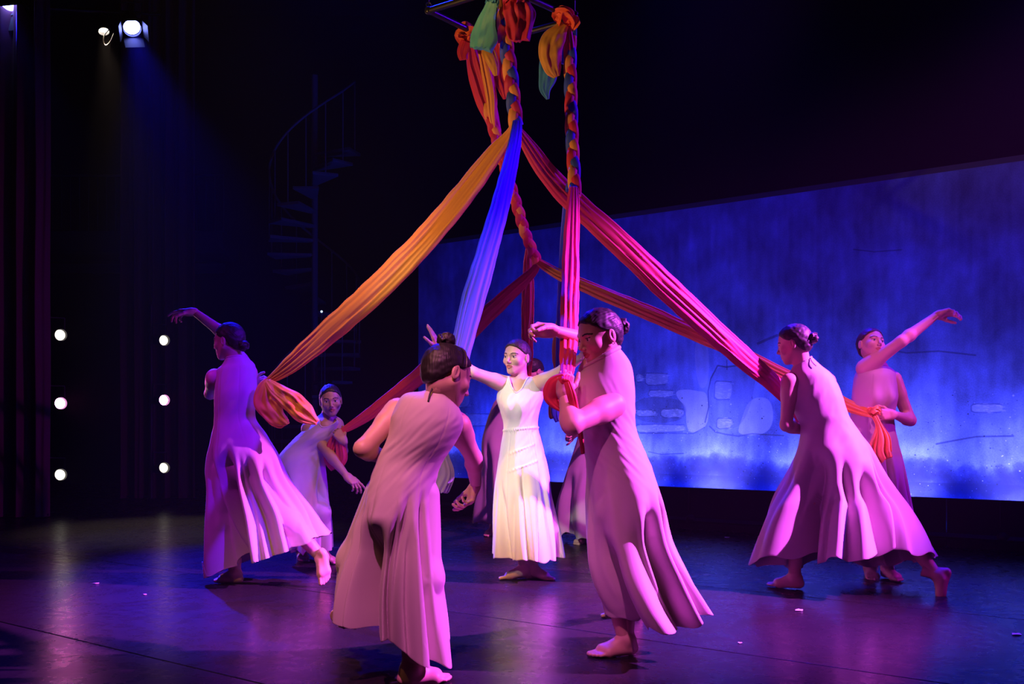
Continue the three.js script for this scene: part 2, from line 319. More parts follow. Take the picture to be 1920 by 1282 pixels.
// ---------------------------------------------------------------- one dancer
function person(p) {
  const J = (q) => at(q[0], q[1], p.d + (q[2] ?? 0)), skin = p.skin ?? [0.60, 0.37, 0.28], pel = J(p.pelvis), base = V(pel.x, 0, pel.z);
  const o = thing('person', p.label, 'person', base, p.dressMat === mauve ? 'dancers in mauve dresses' : undefined), hs = p.headScale ?? 1;
  const [X, Y, Z] = frame(V(...p.face), V(...p.up)), hc = J(p.head), nb = J(p.neckBase), toLocal = (w) => { const q = w.clone().sub(hc); return V(q.dot(X), q.dot(Y), q.dot(Z)).divideScalar(hs); };
  const nl = toLocal(nb), pieces = [];
  // head
  const hf = headField({ ...p, neck: nl }), lo = [-0.10, Math.min(-0.16, -0.13), -0.125], hi = [0.10, 0.125, 0.125];
  const hg = surfaceNets((x, y, z) => smax(hf(x, y, z), -y - 0.15, 0.004), lo, hi, p.fine ?? 0.0034); tint(hg, headColours(skin, p));
  const sc = (g) => { g.scale(hs, hs, hs); return g; };
  pieces.push(placed(sc(hg), hc, X, Y, Z));
  // trunk and limbs, one smooth body
  const ch = J(p.chest), L = [], add = (f, k = 0.03) => L.push([f, k]), headPos = hc.clone().addScaledVector(Y, -0.055 * hs).addScaledVector(Z, -0.02 * hs);
  add(cap(pel, ch, 0.085, 0.088), 0.05); add(cap(ch, nb, 0.085, 0.052), 0.05); add(cap(nb, headPos, 0.051, 0.047), 0.03);
  for (const q of p.chestFill ?? []) { const c = J(q); add(ball(c.x, c.y, c.z, q[3]), 0.05); }
  const limbs = [];
  for (const a of p.arms) {
    const s = J(a.sh), e = J(a.el), w = J(a.wr), e2 = e.clone().lerp(w, 0.22), up = s.clone().lerp(e, 0.35), g = p.girth ?? 1;
    add(cap(nb.clone().lerp(ch, 0.35), s, 0.045, 0.042), 0.04); add(cap(s, s.clone().lerp(e, 0.2), 0.050 * g, 0.048 * g), 0.035);
    add(cap(s, up, 0.046 * g, 0.046 * g), 0.03); add(cap(up, e, 0.046 * g, 0.036 * g), 0.02); add(cap(e, e2, 0.036 * g, 0.0385 * g), 0.02); add(cap(e2, w, 0.0385 * g, 0.0245), 0.02);
    limbs.push([s, e, w]);
    if (a.hand) {
      const h = a.hand, y = V(...h.dir).normalize(), z = V(...h.palm), zz = z.addScaledVector(y, -z.dot(y)).normalize(), x = y.clone().cross(zz); if (a.left) x.negate();
      const f = handField(h), hg2 = surfaceNets((X1, Y1, Z1) => f(X1, Y1, Z1), [-0.06, -0.055, -0.05], [0.085, 0.185, 0.10], 0.0036);
      tint(hg2, () => skin); const ws = h.scale ?? 1; hg2.scale(ws, ws, ws); pieces.push(placed(hg2, w, x, y, zz));
    }
  }
  for (const l of p.legs) {
    const h = J(l.hip), k = J(l.kn), a = J(l.an), m = k.clone().lerp(a, 0.32);
    add(cap(h, k, 0.078, 0.054), 0.04); add(cap(k, m, 0.050, 0.052), 0.03); add(cap(m, a, 0.052, 0.035), 0.03);
    if (l.foot) {
      const z = V(...l.foot).normalize(), upv = l.footUp ? V(...l.footUp) : V(0, 1, 0), y = upv.addScaledVector(z, -upv.dot(z)).normalize(), x = y.clone().cross(z); if (l.left) x.negate();
      const f = footField(l.toe ?? 0), fg = surfaceNets((X1, Y1, Z1) => smax(f(X1, Y1, Z1), Y1 - 0.085, 0.004), [-0.065, -0.09, -0.09], [0.065, 0.095, 0.19], 0.0050);
      tint(fg, () => skin); pieces.push(placed(fg, a, x, y, z));
    }
  }
  const body = (x, y, z) => { let d = L[0][0](x, y, z); for (let i = 1; i < L.length; i++) { const q = L[i][0](x, y, z); if (q < d + 0.12) d = smin(d, q, L[i][1]); } return d; };
  const pts = [pel, ch, nb, headPos, ...limbs.flat(), ...p.legs.flatMap((l) => [J(l.hip), J(l.kn), J(l.an)])], m0 = pts[0].clone(), m1 = pts[0].clone(); for (const q of pts) { m0.min(q); m1.max(q); }
  const bg = surfaceNets(body, [m0.x - 0.14, m0.y - 0.08, m0.z - 0.14], [m1.x + 0.14, m1.y + 0.10, m1.z + 0.14], 0.0125); tint(bg, () => skin); pieces.push(bg);
  const all = mergeGeometries(pieces); all.translate(-base.x, -base.y, -base.z);
  part(o, 'body', all, skinMat);
  // hair, bun
  const hm = hairMat(p.hair ?? [0.020, 0.012, 0.009]), bun = p.bun ?? [0, 0.0, -0.115];
  const hr = placed(sc(surfaceNets(hairField({ bun }), [-0.10, -0.10, -0.14], [0.10, 0.14, 0.12], 0.0038)), hc, X, Y, Z); hr.translate(-base.x, 0, -base.z);
  const hair = part(o, 'hair', hr, hm);
  if (p.bunR) {
    const bd = V(...bun), b = surfaceNets(bunField(p.bunR), [-0.055, -0.055, -0.055], [0.055, 0.055, 0.055], 0.003), [bx, by, bz] = frame(bd.clone().multiplyScalar(-1), V(0.2, 1, 0.1)); placed(b, bd, bx, by, bz);
    b.scale(hs, hs, hs); placed(b, hc, X, Y, Z); b.translate(-base.x, 0, -base.z); part(hair, 'hair_bun', b, hm);
  }
  for (const f of p.extras ?? []) f(o, hair, { hc, X, Y, Z, hs, base, J });
  const dress = part(o, 'dress', dressGeometry(p, base), p.dressMat, p.dressLabel);
  part(dress, 'neck_binding', new THREE.TubeGeometry(new THREE.CatmullRomCurve3(dress.geometry.userData.rim, true), 90, p.dress.collar ?? 0.0055, 8, true), p.dressMat);
  for (const f of p.dressExtras ?? []) f(dress, { base, J });
  return o;
}
// ---------------------------------------------------------------- the setting: a black box theatre
const black = std({ color: lin(0.012, 0.012, 0.013), roughness: 0.95 });
const floorTex = noiseTexture(512, 9, 3, (v) => 0.86 + v * 0.13);
floorTex.repeat.set(0.4, 0.4);
const floorRough = noiseTexture(512, 14, 4, (v) => 0.78 + v * 0.12); floorRough.repeat.set(0.55, 0.55);
const floorBump = noiseTexture(512, 40, 6, (v) => 0.5 + v * 0.5); floorBump.repeat.set(1.3, 1.3);
const marley = [0.017, 0.0185, 0.0155].map((k) => new THREE.MeshPhysicalMaterial({ color: lin(k, k, k * 1.08), roughness: 0.36, specularIntensity: 0.10, map: floorTex, roughnessMap: floorRough, bumpMap: floorBump, bumpScale: 0.00016 }));
struct('floor', box(20, 0.2, 22, 0, -0.115, -7), black);
const floor = scene.children[scene.children.length - 1];
const along37 = V(1.322, 0, 1).normalize(), across37 = V(1, 0, -1.322).normalize();       // the run of the set, seen at 37 degrees
for (let i = -6; i <= 6; i++) {
  const g = new RoundedBoxGeometry(26, 0.014, 1.594, 1, 0.004), uv = g.attributes.uv, p = g.attributes.position;
  for (let k = 0; k < p.count; k++) uv.setXY(k, p.getX(k), p.getZ(k) + i * 1.6);
  const m = part(floor, 'floor_sheet', g, marley[(i + 6) % 3]);
  m.rotation.y = -Math.atan2(along37.z, along37.x); m.position.set(across37.x * i * 1.6, -0.0071, -6.2 + across37.z * i * 1.6);
}
struct('wall_back', box(20, 8.4, 0.3, 0, 4, -17.6), black);
struct('wall_left', box(0.3, 8.4, 22, -9.6, 4, -7), black);
struct('wall_right', box(0.3, 8.4, 22, 9.6, 4, -7), black);
struct('wall_front', box(20, 8.4, 0.3, 0, 4, 3.6), black);
struct('ceiling', box(20, 0.3, 22, 0, 8.2, -7), black);

// the painted backdrop and the black ground row before it
const bd = (px, dl) => dl / (1 + 0.486 * (px - 785) / 1135);                                 // depth of a plane of the set along the picture
const BD = 12.7, wallA = at(785, 797, bd(785, BD)), wallB = at(2120, 797, bd(2120, BD)), wallLen = wallB.distanceTo(wallA), wallDir = wallB.clone().sub(wallA).normalize(), wallN = V(-wallDir.z, 0, wallDir.x).multiplyScalar(wallDir.x > 0 ? 1 : -1), WALLH = 3.25;
if (wallN.z < 0) wallN.negate();
const onWall = (px, py) => { const d = bd(px, BD), p = at(px, py, d); return [p.clone().sub(wallA).setY(0).length(), p.y]; };   // metres along, metres up
const backdropTex = canvasTexture(2048, 880, (g, w, h) => {
  const R = rng(21), sx = w / wallLen, sy = h / WALLH, X = (m) => m * sx, Y = (m) => h - m * sy;
  g.fillStyle = '#6475b4'; g.fillRect(0, 0, w, h);
  const img = g.getImageData(0, 0, w, h), d = img.data, no = createNoise3D(rng(31));
  for (let y = 0; y < h; y++) for (let x = 0; x < w; x++) {
    const mx = x / sx, my = (h - y) / sy;
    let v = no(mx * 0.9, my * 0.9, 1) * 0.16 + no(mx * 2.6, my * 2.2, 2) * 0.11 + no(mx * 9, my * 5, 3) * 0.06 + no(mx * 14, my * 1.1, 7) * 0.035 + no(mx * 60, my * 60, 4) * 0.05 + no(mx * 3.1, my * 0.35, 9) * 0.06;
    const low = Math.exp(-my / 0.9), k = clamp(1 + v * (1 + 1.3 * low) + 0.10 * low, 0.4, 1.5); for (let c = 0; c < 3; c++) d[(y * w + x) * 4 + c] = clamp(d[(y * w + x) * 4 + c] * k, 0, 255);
  }
  g.putImageData(img, 0, 0);
  const P = (px, py) => { const [a, b] = onWall(px, py); return [X(a), Y(b)]; };
  const stroke = (pts, wd, col) => { g.strokeStyle = col; g.lineWidth = wd; g.lineJoin = 'round'; g.beginPath(); pts.forEach((q, i) => { const [x, y] = P(...q); const jx = (R() - 0.5) * 3, jy = (R() - 0.5) * 3; i ? g.lineTo(x + jx, y + jy) : g.moveTo(x, y); }); g.stroke(); };
  const blob = (pts, fill) => { g.fillStyle = fill; g.beginPath(); const q = pts.map((a) => P(...a)); for (let i = 0; i < q.length; i++) { const a = q[i], b = q[(i + 1) % q.length], m = [(a[0] + b[0]) / 2, (a[1] + b[1]) / 2]; i ? g.quadraticCurveTo(a[0], a[1], m[0], m[1]) : g.moveTo(m[0], m[1]); } const a = q[0], b = q[1]; g.quadraticCurveTo(a[0], a[1], (a[0] + b[0]) / 2, (a[1] + b[1]) / 2); g.fill(); };
  // painted plaster patches, and the stones it has fallen off
  blob([[1268, 738], [1290, 736], [1312, 740], [1326, 742], [1330, 780], [1326, 806], [1308, 818], [1288, 818], [1286, 770], [1268, 750]], 'rgba(214,212,206,0.42)');
  blob([[1405, 752], [1450, 752], [1450, 822], [1382, 826], [1388, 800]], 'rgba(214,212,206,0.35)');
  blob([[1300, 640], [1330, 640], [1330, 730], [1308, 738]], 'rgba(205,203,198,0.25)');
  blob([[1186, 750], [1286, 752], [1288, 800], [1186, 800]], 'rgba(40,42,48,0.24)');
  blob([[1332, 690], [1420, 690], [1412, 760], [1385, 815], [1340, 810], [1330, 770]], 'rgba(50,52,58,0.18)');
  for (const [x0, y0, x1, y1] of [[1210, 704, 1252, 728], [1216, 736, 1262, 752], [1192, 706, 1206, 722], [1192, 774, 1230, 788], [1240, 772, 1282, 790], [1192, 802, 1284, 818], [1340, 720, 1372, 756], [1344, 790, 1372, 812], [1090, 860, 1135, 872], [830, 740, 880, 770], [850, 780, 920, 805], [1822, 764, 1880, 782]]) {
    blob([[x0, y0 + 3], [(x0 + x1) / 2, y0], [x1, y0 + 4], [x1 + 1, (y0 + y1) / 2], [x1 - 2, y1 - 2], [(x0 + x1) / 2, y1], [x0 + 2, y1 - 1], [x0 - 1, (y0 + y1) / 2]], 'rgba(205,204,200,0.30)');
    stroke([[x1, y0 + 2], [x0 + 3, y0 + 1], [x0, y0 + 6], [x0, y1 - 4], [x0 + 6, y1], [x1 - 3, y1 - 1]], 3.2, 'rgba(24,28,60,0.30)');
    for (let i = 0; i < 26; i++) { const [x, y] = P(lerp(x0, x1, R()), lerp(y0, y1, R())); g.fillStyle = 'rgba(235,234,230,0.28)'; g.fillRect(x, y, 5 + R() * 6, 1.6); }
  }
  // cracks
  stroke([[1322, 800], [1330, 770], [1329, 740], [1334, 715], [1346, 690], [1362, 694], [1392, 690], [1420, 688]], 4, 'rgba(20,22,32,0.42)');
  stroke([[1330, 806], [1342, 818], [1360, 822], [1384, 825], [1410, 822], [1470, 826]], 4, 'rgba(20,22,32,0.38)');
  stroke([[1200, 820], [1250, 821], [1300, 820], [1322, 808]], 3, 'rgba(20,22,32,0.35)');
  stroke([[1363, 680], [1364, 700]], 2.5, 'rgba(20,22,32,0.38)');
  stroke([[1215, 855], [1240, 860], [1282, 859]], 2.5, 'rgba(20,22,32,0.5)');
  stroke([[1660, 660], [1700, 668], [1760, 664], [1830, 672]], 4, 'rgba(25,27,36,0.35)');
  stroke([[1420, 650], [1440, 640], [1460, 632]], 7, 'rgba(25,27,36,0.35)');
  stroke([[1755, 842], [1790, 836], [1830, 828], [1900, 826]], 4, 'rgba(25,27,36,0.5)');
  stroke([[1600, 470], [1640, 474], [1690, 470]], 3, 'rgba(25,27,36,0.3)');
  // runs of dirty wash down the cloth, and a dark ragged foot
  for (let i = 0; i < 150; i++) { const x = R() * w, y = R() * h * 0.6, l = 80 + R() * 300; const q = g.createLinearGradient(0, y, 0, y + l); q.addColorStop(0, 'rgba(50,52,60,0)'); q.addColorStop(0.3, 'rgba(50,52,60,' + (0.02 + R() * 0.05) + ')'); q.addColorStop(1, 'rgba(50,52,60,0)'); g.fillStyle = q; g.fillRect(x, y, 3 + R() * 24, l); }
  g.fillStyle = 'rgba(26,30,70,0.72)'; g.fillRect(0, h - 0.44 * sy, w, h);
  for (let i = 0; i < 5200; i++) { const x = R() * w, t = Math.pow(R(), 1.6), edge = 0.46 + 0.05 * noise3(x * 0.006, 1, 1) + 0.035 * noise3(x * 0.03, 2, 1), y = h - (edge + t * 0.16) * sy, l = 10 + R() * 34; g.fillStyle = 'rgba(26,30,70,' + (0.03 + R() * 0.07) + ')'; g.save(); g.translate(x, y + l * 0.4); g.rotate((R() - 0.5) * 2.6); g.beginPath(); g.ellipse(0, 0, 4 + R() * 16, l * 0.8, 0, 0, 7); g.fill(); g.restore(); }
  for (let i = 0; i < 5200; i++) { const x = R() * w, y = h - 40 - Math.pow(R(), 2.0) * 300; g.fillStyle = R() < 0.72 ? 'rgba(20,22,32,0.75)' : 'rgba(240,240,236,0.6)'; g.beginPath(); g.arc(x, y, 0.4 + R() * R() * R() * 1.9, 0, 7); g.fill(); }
});
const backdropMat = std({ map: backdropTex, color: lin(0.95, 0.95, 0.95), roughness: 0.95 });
{
  const o = thing('painted_backdrop', 'wide painted backdrop of cracked plaster and bare stones behind the dancers, washed blue', 'backdrop', wallA.clone().setY(0));
  const q = new THREE.Quaternion().setFromRotationMatrix(new THREE.Matrix4().makeBasis(wallDir, V(0, 1, 0), wallN)); o.quaternion.copy(q);
  const cloth = new THREE.PlaneGeometry(wallLen, WALLH - 0.06, 120, 40), p = cloth.attributes.position;
  for (let i = 0; i < p.count; i++) p.setZ(i, 0.004 * noise3(p.getX(i) * 1.5, p.getY(i) * 0.8, 3));
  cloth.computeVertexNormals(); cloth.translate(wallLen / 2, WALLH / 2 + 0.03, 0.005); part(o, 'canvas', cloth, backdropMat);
  const edge = std({ color: lin(0.05, 0.05, 0.055), roughness: 0.9 });
  part(o, 'panel', box(wallLen, WALLH, 0.03, wallLen / 2, WALLH / 2, -0.02), edge);
  for (let x = 0.04; x < wallLen; x += 1.22) part(o, 'batten', box(0.04, WALLH - 0.04, 0.07, x, WALLH / 2, -0.07), edge);
  part(o, 'top_rail', box(wallLen, 0.05, 0.06, wallLen / 2, WALLH + 0.005, -0.02), edge);
}
const GR = 11.9, rowA = at(800, 797, bd(800, GR)), rowB = at(2160, 797, bd(2160, GR)), rowLen = rowB.distanceTo(rowA);
{
  const o = thing('ground_row', 'low black masking flat standing on the floor along the foot of the backdrop', 'masking flat', rowA.clone().setY(0));
  o.quaternion.setFromRotationMatrix(new THREE.Matrix4().makeBasis(wallDir, V(0, 1, 0), wallN));
  const flatMat = std({ color: lin(0.010, 0.010, 0.012), roughness: 0.95 });
  const n = 5; for (let i = 0; i < n; i++) { part(o, 'panel', box(rowLen / n - 0.006, 0.40, 0.025, rowLen * (i + 0.5) / n, 0.2, 0), flatMat); part(o, 'brace', box(0.04, 0.34, 0.22, rowLen * (i + 0.5) / n, 0.17, -0.13), flatMat); }
}

// ---------------------------------------------------------------- lanterns: a housing, a yoke, a glowing lens and the light just in front of it
const housingMat = std({ color: lin(0.02, 0.02, 0.022), roughness: 0.5, metalness: 0.4 }), steelMat = std({ color: lin(0.12, 0.12, 0.13), roughness: 0.38, metalness: 0.8 });
const glow = (c, k) => std({ color: lin(0.02, 0.02, 0.02), emissive: lin(...c), emissiveIntensity: k, roughness: 0.3 });
function lantern(name, label, o) {
  const t = thing(name, label, 'stage light', o.pos, o.group), r = o.r ?? 0.08, q = new THREE.Quaternion().setFromUnitVectors(V(0, 0, 1), o.target.clone().sub(o.pos).normalize()), dir = V(0, 0, 1).applyQuaternion(q);
  const put = (g) => { g.applyQuaternion(q); return g; }, L = o.len ?? 0.30;
  const can = new THREE.LatheGeometry([[0.001, -L], [r * 0.7, -L], [r * 0.95, -L * 0.8], [r * 1.05, -L * 0.3], [r * 1.18, -0.01], [r * 1.18, 0.045], [r * 1.08, 0.045], [r * 1.06, -0.01], [r * 0.9, -L * 0.5], [0.001, -L * 0.52]].map(([x, y]) => new THREE.Vector2(x, y)), 28); can.rotateX(Math.PI / 2);
  part(t, 'housing', put(can), housingMat);
  const glowing = o.glow ?? 0.45; const lens = new THREE.SphereGeometry(r * 2.2, o.seen ? 18 : 8, o.seen ? 2 : 1, 0, Math.PI * 2, 0, Math.asin(1 / 2.2)); lens.translate(0, -r * 2.2 * Math.cos(Math.asin(1 / 2.2)), 0); lens.rotateX(Math.PI / 2); part(t, 'lens', put(lens), glow(o.face ?? o.color, glowing), o.lensLabel);
  const yoke = [box(0.008, 0.03, 0.2, r * 1.35, 0, -L * 0.4), box(0.008, 0.03, 0.2, -r * 1.35, 0, -L * 0.4)]; const up = V(0, 1, 0).applyQuaternion(q.clone().invert());
  part(t, 'yoke', merge([bar(V(r * 1.35, 0, -L * 0.4).applyQuaternion(q), V(r * 1.35, 0, -L * 0.4).applyQuaternion(q).add(V(0, r + 0.14, 0)), 0.008), bar(V(-r * 1.35, 0, -L * 0.4).applyQuaternion(q), V(-r * 1.35, 0, -L * 0.4).applyQuaternion(q).add(V(0, r + 0.14, 0)), 0.008), bar(V(r * 1.35, 0, -L * 0.4).applyQuaternion(q).add(V(0, r + 0.14, 0)), V(-r * 1.35, 0, -L * 0.4).applyQuaternion(q).add(V(0, r + 0.14, 0)), 0.008)]), housingMat);
  if (o.doors) for (const [x, y, rz, w] of [[0, 1, 0, 1], [1, 0, -Math.PI / 2, 0.9], [0, -1, Math.PI, 1], [-1, 0, Math.PI / 2, 0.9]]) { const g = new THREE.BoxGeometry(r * 2.3 * w, r * 1.7, 0.004); g.translate(0, r * 0.85, 0); g.rotateX(Math.PI / 2 - (o.open ?? 0.5)); g.translate(0, r * 1.2, 0.04); g.rotateZ(rz); part(t, 'barn_door', put(g), o.doorMat ?? housingMat); }
  if (o.cd) {
    const l = new THREE.SpotLight(new THREE.Color().setRGB(...o.color), o.cd, 0, o.angle ?? 0.35, o.penumbra ?? 0.5, 2); l.name = name + '_beam'; l.position.copy(o.pos).addScaledVector(dir, 0.06); l.target.position.copy(o.target); l.castShadow = true; l.shadow.radius = o.soft ?? 3; l.shadow.mapSize.set(1024, 1024); scene.add(l, l.target);
  }
  return t;
}
// keys from the front pipes, high enough that they end on the floor and not on the backdrop, and one from the right wing
lantern('stage_light', 'pink key light high over the right wing, outside the picture', { pos: V(7.2, 5.3, -4.7), target: V(1.0, 0.8, -5.3), r: 0.10, ...RIG.magenta, angle: 0.225, penumbra: 0.55 });
lantern('stage_light', 'second pink key light above the picture, aimed at the front left dancer', { pos: V(-0.5, 6.9, 0.5), target: V(-0.45, 0.9, -3.9), r: 0.10, color: [1.0, 0.18, 0.68], cd: 180, angle: 0.15, penumbra: 0.6 });
lantern('stage_light', 'pink side light on a stand in the right wing, outside the picture', { pos: V(7.4, 2.5, -5.2), target: V(0, 1.1, -7.4), r: 0.10, ...RIG.side, angle: 0.40, penumbra: 0.6 });
lantern('stage_light', 'amber key light high on the front pipe in the middle, above the picture', { pos: V(-2.4, 6.9, -0.7), target: V(-0.75, 0.7, -5.0), r: 0.10, ...RIG.amber, angle: 0.19, penumbra: 0.6 });
lantern('stage_light', 'small amber key light above the picture, aimed at the crouching dancer', { pos: V(1.0, 6.8, -3.0), target: V(-1.35, 0.8, -7.4), r: 0.09, color: RIG.amber.color, cd: 75, angle: 0.085, penumbra: 0.5 });
lantern('stage_light', 'warm white key light above the picture, aimed at the dancer in white', { pos: V(-2.6, 4.5, -1.8), target: V(0.05, 0.85, -6.6), r: 0.10, ...RIG.white, angle: 0.115, penumbra: 0.6 });
lantern('stage_light', 'amber floor light at the left front outside the picture, aimed at the silks', { pos: V(-4.6, 0.3, -3.2), target: V(-0.1, 2.9, -5.8), r: 0.10, ...RIG.warm, angle: 0.27, penumbra: 0.8 });
lantern('stage_light', 'purple key light above the picture, aimed at the dancer at far left', { pos: V(-5.6, 6.0, -3.2), target: V(-1.85, 0.8, -6.4), r: 0.09, color: [0.55, 0.02, 0.75], cd: 90, angle: 0.10, penumbra: 0.6 });
lantern('stage_light', 'third pink key light above the picture, aimed at the dancer at far right', { pos: V(3.1, 6.9, -2.0), target: V(2.42, 1.2, -6.6), r: 0.09, color: [1.0, 0.17, 0.55], cd: 110, angle: 0.064, penumbra: 0.5 });
lantern('stage_light', 'small amber light above the picture, aimed at the orange silk', { pos: V(-3.2, 6.6, -3.6), target: V(-1.0, 1.9, -6.0), r: 0.09, color: RIG.amber.color, cd: 85, angle: 0.15, penumbra: 0.6 });
lantern('stage_light', 'pink key light above the picture, aimed at the two half hidden dancers', { pos: V(3.0, 6.8, -5.0), target: V(0.25, 0.8, -8.9), r: 0.09, color: [1.0, 0.14, 0.9], cd: 240, angle: 0.15, penumbra: 0.6 });
lantern('stage_light', 'violet key light above the picture at the right, aimed at the dancer at far left', { pos: V(4.6, 6.2, -1.6), target: V(-1.6, 0.85, -6.35), r: 0.09, color: [0.13, 0.0, 1.0], cd: 420, angle: 0.11, penumbra: 0.6 });
// blue and violet washes from the pipes overhead
[[1.4, 6.9, -9.4, 1.7, -5.6, 'middle of the rear stage'], [4.8, 6.8, -7.6, 2.8, -4.8, 'right of the rear stage'], [-1.6, 7.0, -9.6, -0.6, -4.4, 'left of the rear stage']].forEach(([x, y, z, tx, tz, w]) => lantern('stage_light', 'blue back light above the picture, over the ' + w, { pos: V(x, y, z), target: V(tx, 0, tz), r: 0.10, ...RIG.blue, angle: 0.30, penumbra: 0.8 }));
lantern('stage_light', 'violet side light high at the rear right, outside the picture', { pos: V(6.4, 5.6, -7.4), target: V(-1.5, 1.0, -6.2), r: 0.10, ...RIG.violet, angle: 0.32, penumbra: 0.7 });
// deep blue from above onto the backdrop
for (let i = 0; i < 4; i++) {
  const s = [0.9, 2.8, 4.8, 6.9][i], pos = wallA.clone().addScaledVector(wallDir, s).addScaledVector(wallN, 1.7).setY(6.4), tg = wallA.clone().addScaledVector(wallDir, s).setY(1.9);
  lantern('stage_light', ['first', 'second', 'third', 'fourth'][i] + ' deep blue light from the left hung above the backdrop', { pos, target: tg, r: 0.09, color: RIG.drop.color, cd: RIG.drop.cd * [0.45, 0.9, 1, 1.1][i], angle: 0.42, penumbra: 0.8 });
}

// the fixtures that show at the upper left
lantern('stage_light', 'blue lit lantern with open barn doors, right one of the pair at upper left', { pos: at(247, 50, 12), target: V(-1.5, 0, -6.9), r: 0.095, color: [0.012, 0.012, 1], seen: true, face: [0.20, 0.24, 1], glow: 30, cd: 1300, angle: 0.22, penumbra: 0.7, doors: true, open: 0.3, group: undefined });
lantern('stage_light', 'small warm white lantern with a cable below, left of the pair at upper left', { pos: at(194, 54, 12), target: at(320, 900, 10), r: 0.055, len: 0.2, color: [1, 0.74, 0.48], seen: true, face: [1, 0.85, 0.7], glow: 30, cd: 150, angle: 0.27, penumbra: 0.8 });
lantern('stage_light', 'blue lantern with barn doors at the top left corner of the picture', { pos: at(16, 8, 11), target: V(-2.6, 0, -9.0), r: 0.10, color: [0.012, 0.012, 1], seen: true, face: [0.20, 0.24, 1], glow: 30, cd: 130, angle: 0.24, penumbra: 0.7, doors: true, open: 0.3 });
{
  const c = thing('safety_cable', 'thin steel safety cable looped under the small warm lantern', 'cable', at(200, 60, 12));
  const p = [[207, 52], [196, 66], [194, 78], [198, 85], [206, 79], [214, 62]].map(([x, y]) => at(x, y, 11.98).sub(c.position));
  part(c, 'wire', new THREE.TubeGeometry(new THREE.CatmullRomCurve3(p), 40, 0.006, 6), steelMat);
  const pipe = thing('lighting_pipe', 'black pipe that the lanterns at upper left hang from', 'pipe', at(150, 20, 11.9));
  part(pipe, 'pipe', bar(at(-90, 6, 11).sub(pipe.position), at(300, 27, 12.3).sub(pipe.position), 0.024, 14), housingMat);
}
// two booms in the left wing with three lanterns each
[[112, 11.6, [[628, [1, 0.84, 0.66], 'warm white', 14], [756, [1, 0.12, 0.62], 'pink', 26], [890, [1, 0.86, 0.62], 'warm white', 14]], 'near boom'], [306, 12.7, [[638, [1, 0.82, 0.60], 'warm white', 10], [750, [1, 0.12, 0.62], 'pink', 14], [877, [1, 0.82, 0.56], 'warm white', 10]], 'far boom']].forEach(([px, d, list, which]) => {
  const foot = at(px, 797, d).setY(0).add(V(-0.17, 0, -0.05)), b = thing('lighting_boom', 'black upright pipe carrying three lanterns in the left wing, the ' + which, 'lighting stand', foot, 'lighting booms in the left wing');
  part(b, 'pole', new THREE.CylinderGeometry(0.024, 0.024, 2.5, 14).translate(0, 1.27, 0), housingMat); part(b, 'base', new THREE.LatheGeometry([[0.001, 0], [0.25, 0], [0.25, 0.02], [0.06, 0.04], [0.04, 0.08], [0.001, 0.08]].map(([x, y]) => new THREE.Vector2(x, y)), 32), housingMat);
  list.forEach(([py, col, word, cd], i) => { const pos = at(px, py, d); lantern('stage_light', word + ' ' + ['top', 'middle', 'lowest'][i] + ' lantern on the ' + which + ' in the left wing', { pos, target: pos.clone().add(V(3, i === 1 ? 0.0 : i ? 0.45 : -0.2, 3.5)), r: 0.062, len: 0.26, color: col, face: col.map((c) => Math.pow(c, 0.5)), group: 'lanterns on the two booms in the left wing', seen: true, glow: i === 1 ? 14 : 1.5, cd: cd * (i === 1 ? 0.6 : 0.16), angle: 0.36, penumbra: 0.7 }); });
});
// blue ground lights between the row and the backdrop
for (let i = 0; i < 9; i++) {
  const s = 0.4 + i * 0.92, pos = wallA.clone().addScaledVector(wallDir, s).addScaledVector(wallN, 0.50).setY(0.15), tg = wallA.clone().addScaledVector(wallDir, s).setY(0.62);
  lantern('ground_light', ['first', 'second', 'third', 'fourth', 'fifth', 'sixth', 'seventh', 'eighth', 'ninth'][i] + ' pale blue floor light from the left, hidden behind the masking flat', { pos, target: tg, group: 'floor lights behind the masking flat', r: 0.07, len: 0.14, color: RIG.pale.color, cd: RIG.pale.cd * [0.15, 0.25, 0.6, 0.9, 1.25, 0.8, 1.2, 0.9, 1.1][i], angle: 0.78, penumbra: 1.0, soft: 5 });
}
{   // one long strip of blue lamps along the foot of the cloth
  const mid = wallA.clone().addScaledVector(wallDir, wallLen * 0.54).addScaledVector(wallN, 0.56).setY(0.10), o = thing('cyclorama_strip', 'long blue strip light lying on the floor behind the masking flat', 'stage light', mid), len = wallLen * 0.86;
  const up = V(0, 0.80, 0).addScaledVector(wallN, -0.60).normalize(), q = new THREE.Quaternion().setFromRotationMatrix(new THREE.Matrix4().makeBasis(wallDir.clone(), wallDir.clone().cross(up).multiplyScalar(-1), up)); o.quaternion.copy(q);
  part(o, 'trough', box(len + 0.04, 0.09, 0.05, 0, 0, -0.03, 0.006), housingMat); part(o, 'lens', box(len, 0.07, 0.006, 0, 0, 0.0), glow(RIG.cyc.color, 0.45), 'blue glowing strip');
  const l = new THREE.RectAreaLight(new THREE.Color().setRGB(...RIG.cyc.color), RIG.cyc.cd, len, 0.07); l.name = 'cyclorama_strip_beam'; l.position.copy(mid).addScaledVector(up, 0.012); l.lookAt(l.position.clone().add(up)); 
  l.quaternion.setFromRotationMatrix(new THREE.Matrix4().makeBasis(wallDir.clone().multiplyScalar(-1), wallDir.clone().cross(up).multiplyScalar(-1), up.clone().multiplyScalar(-1))); scene.add(l);
}

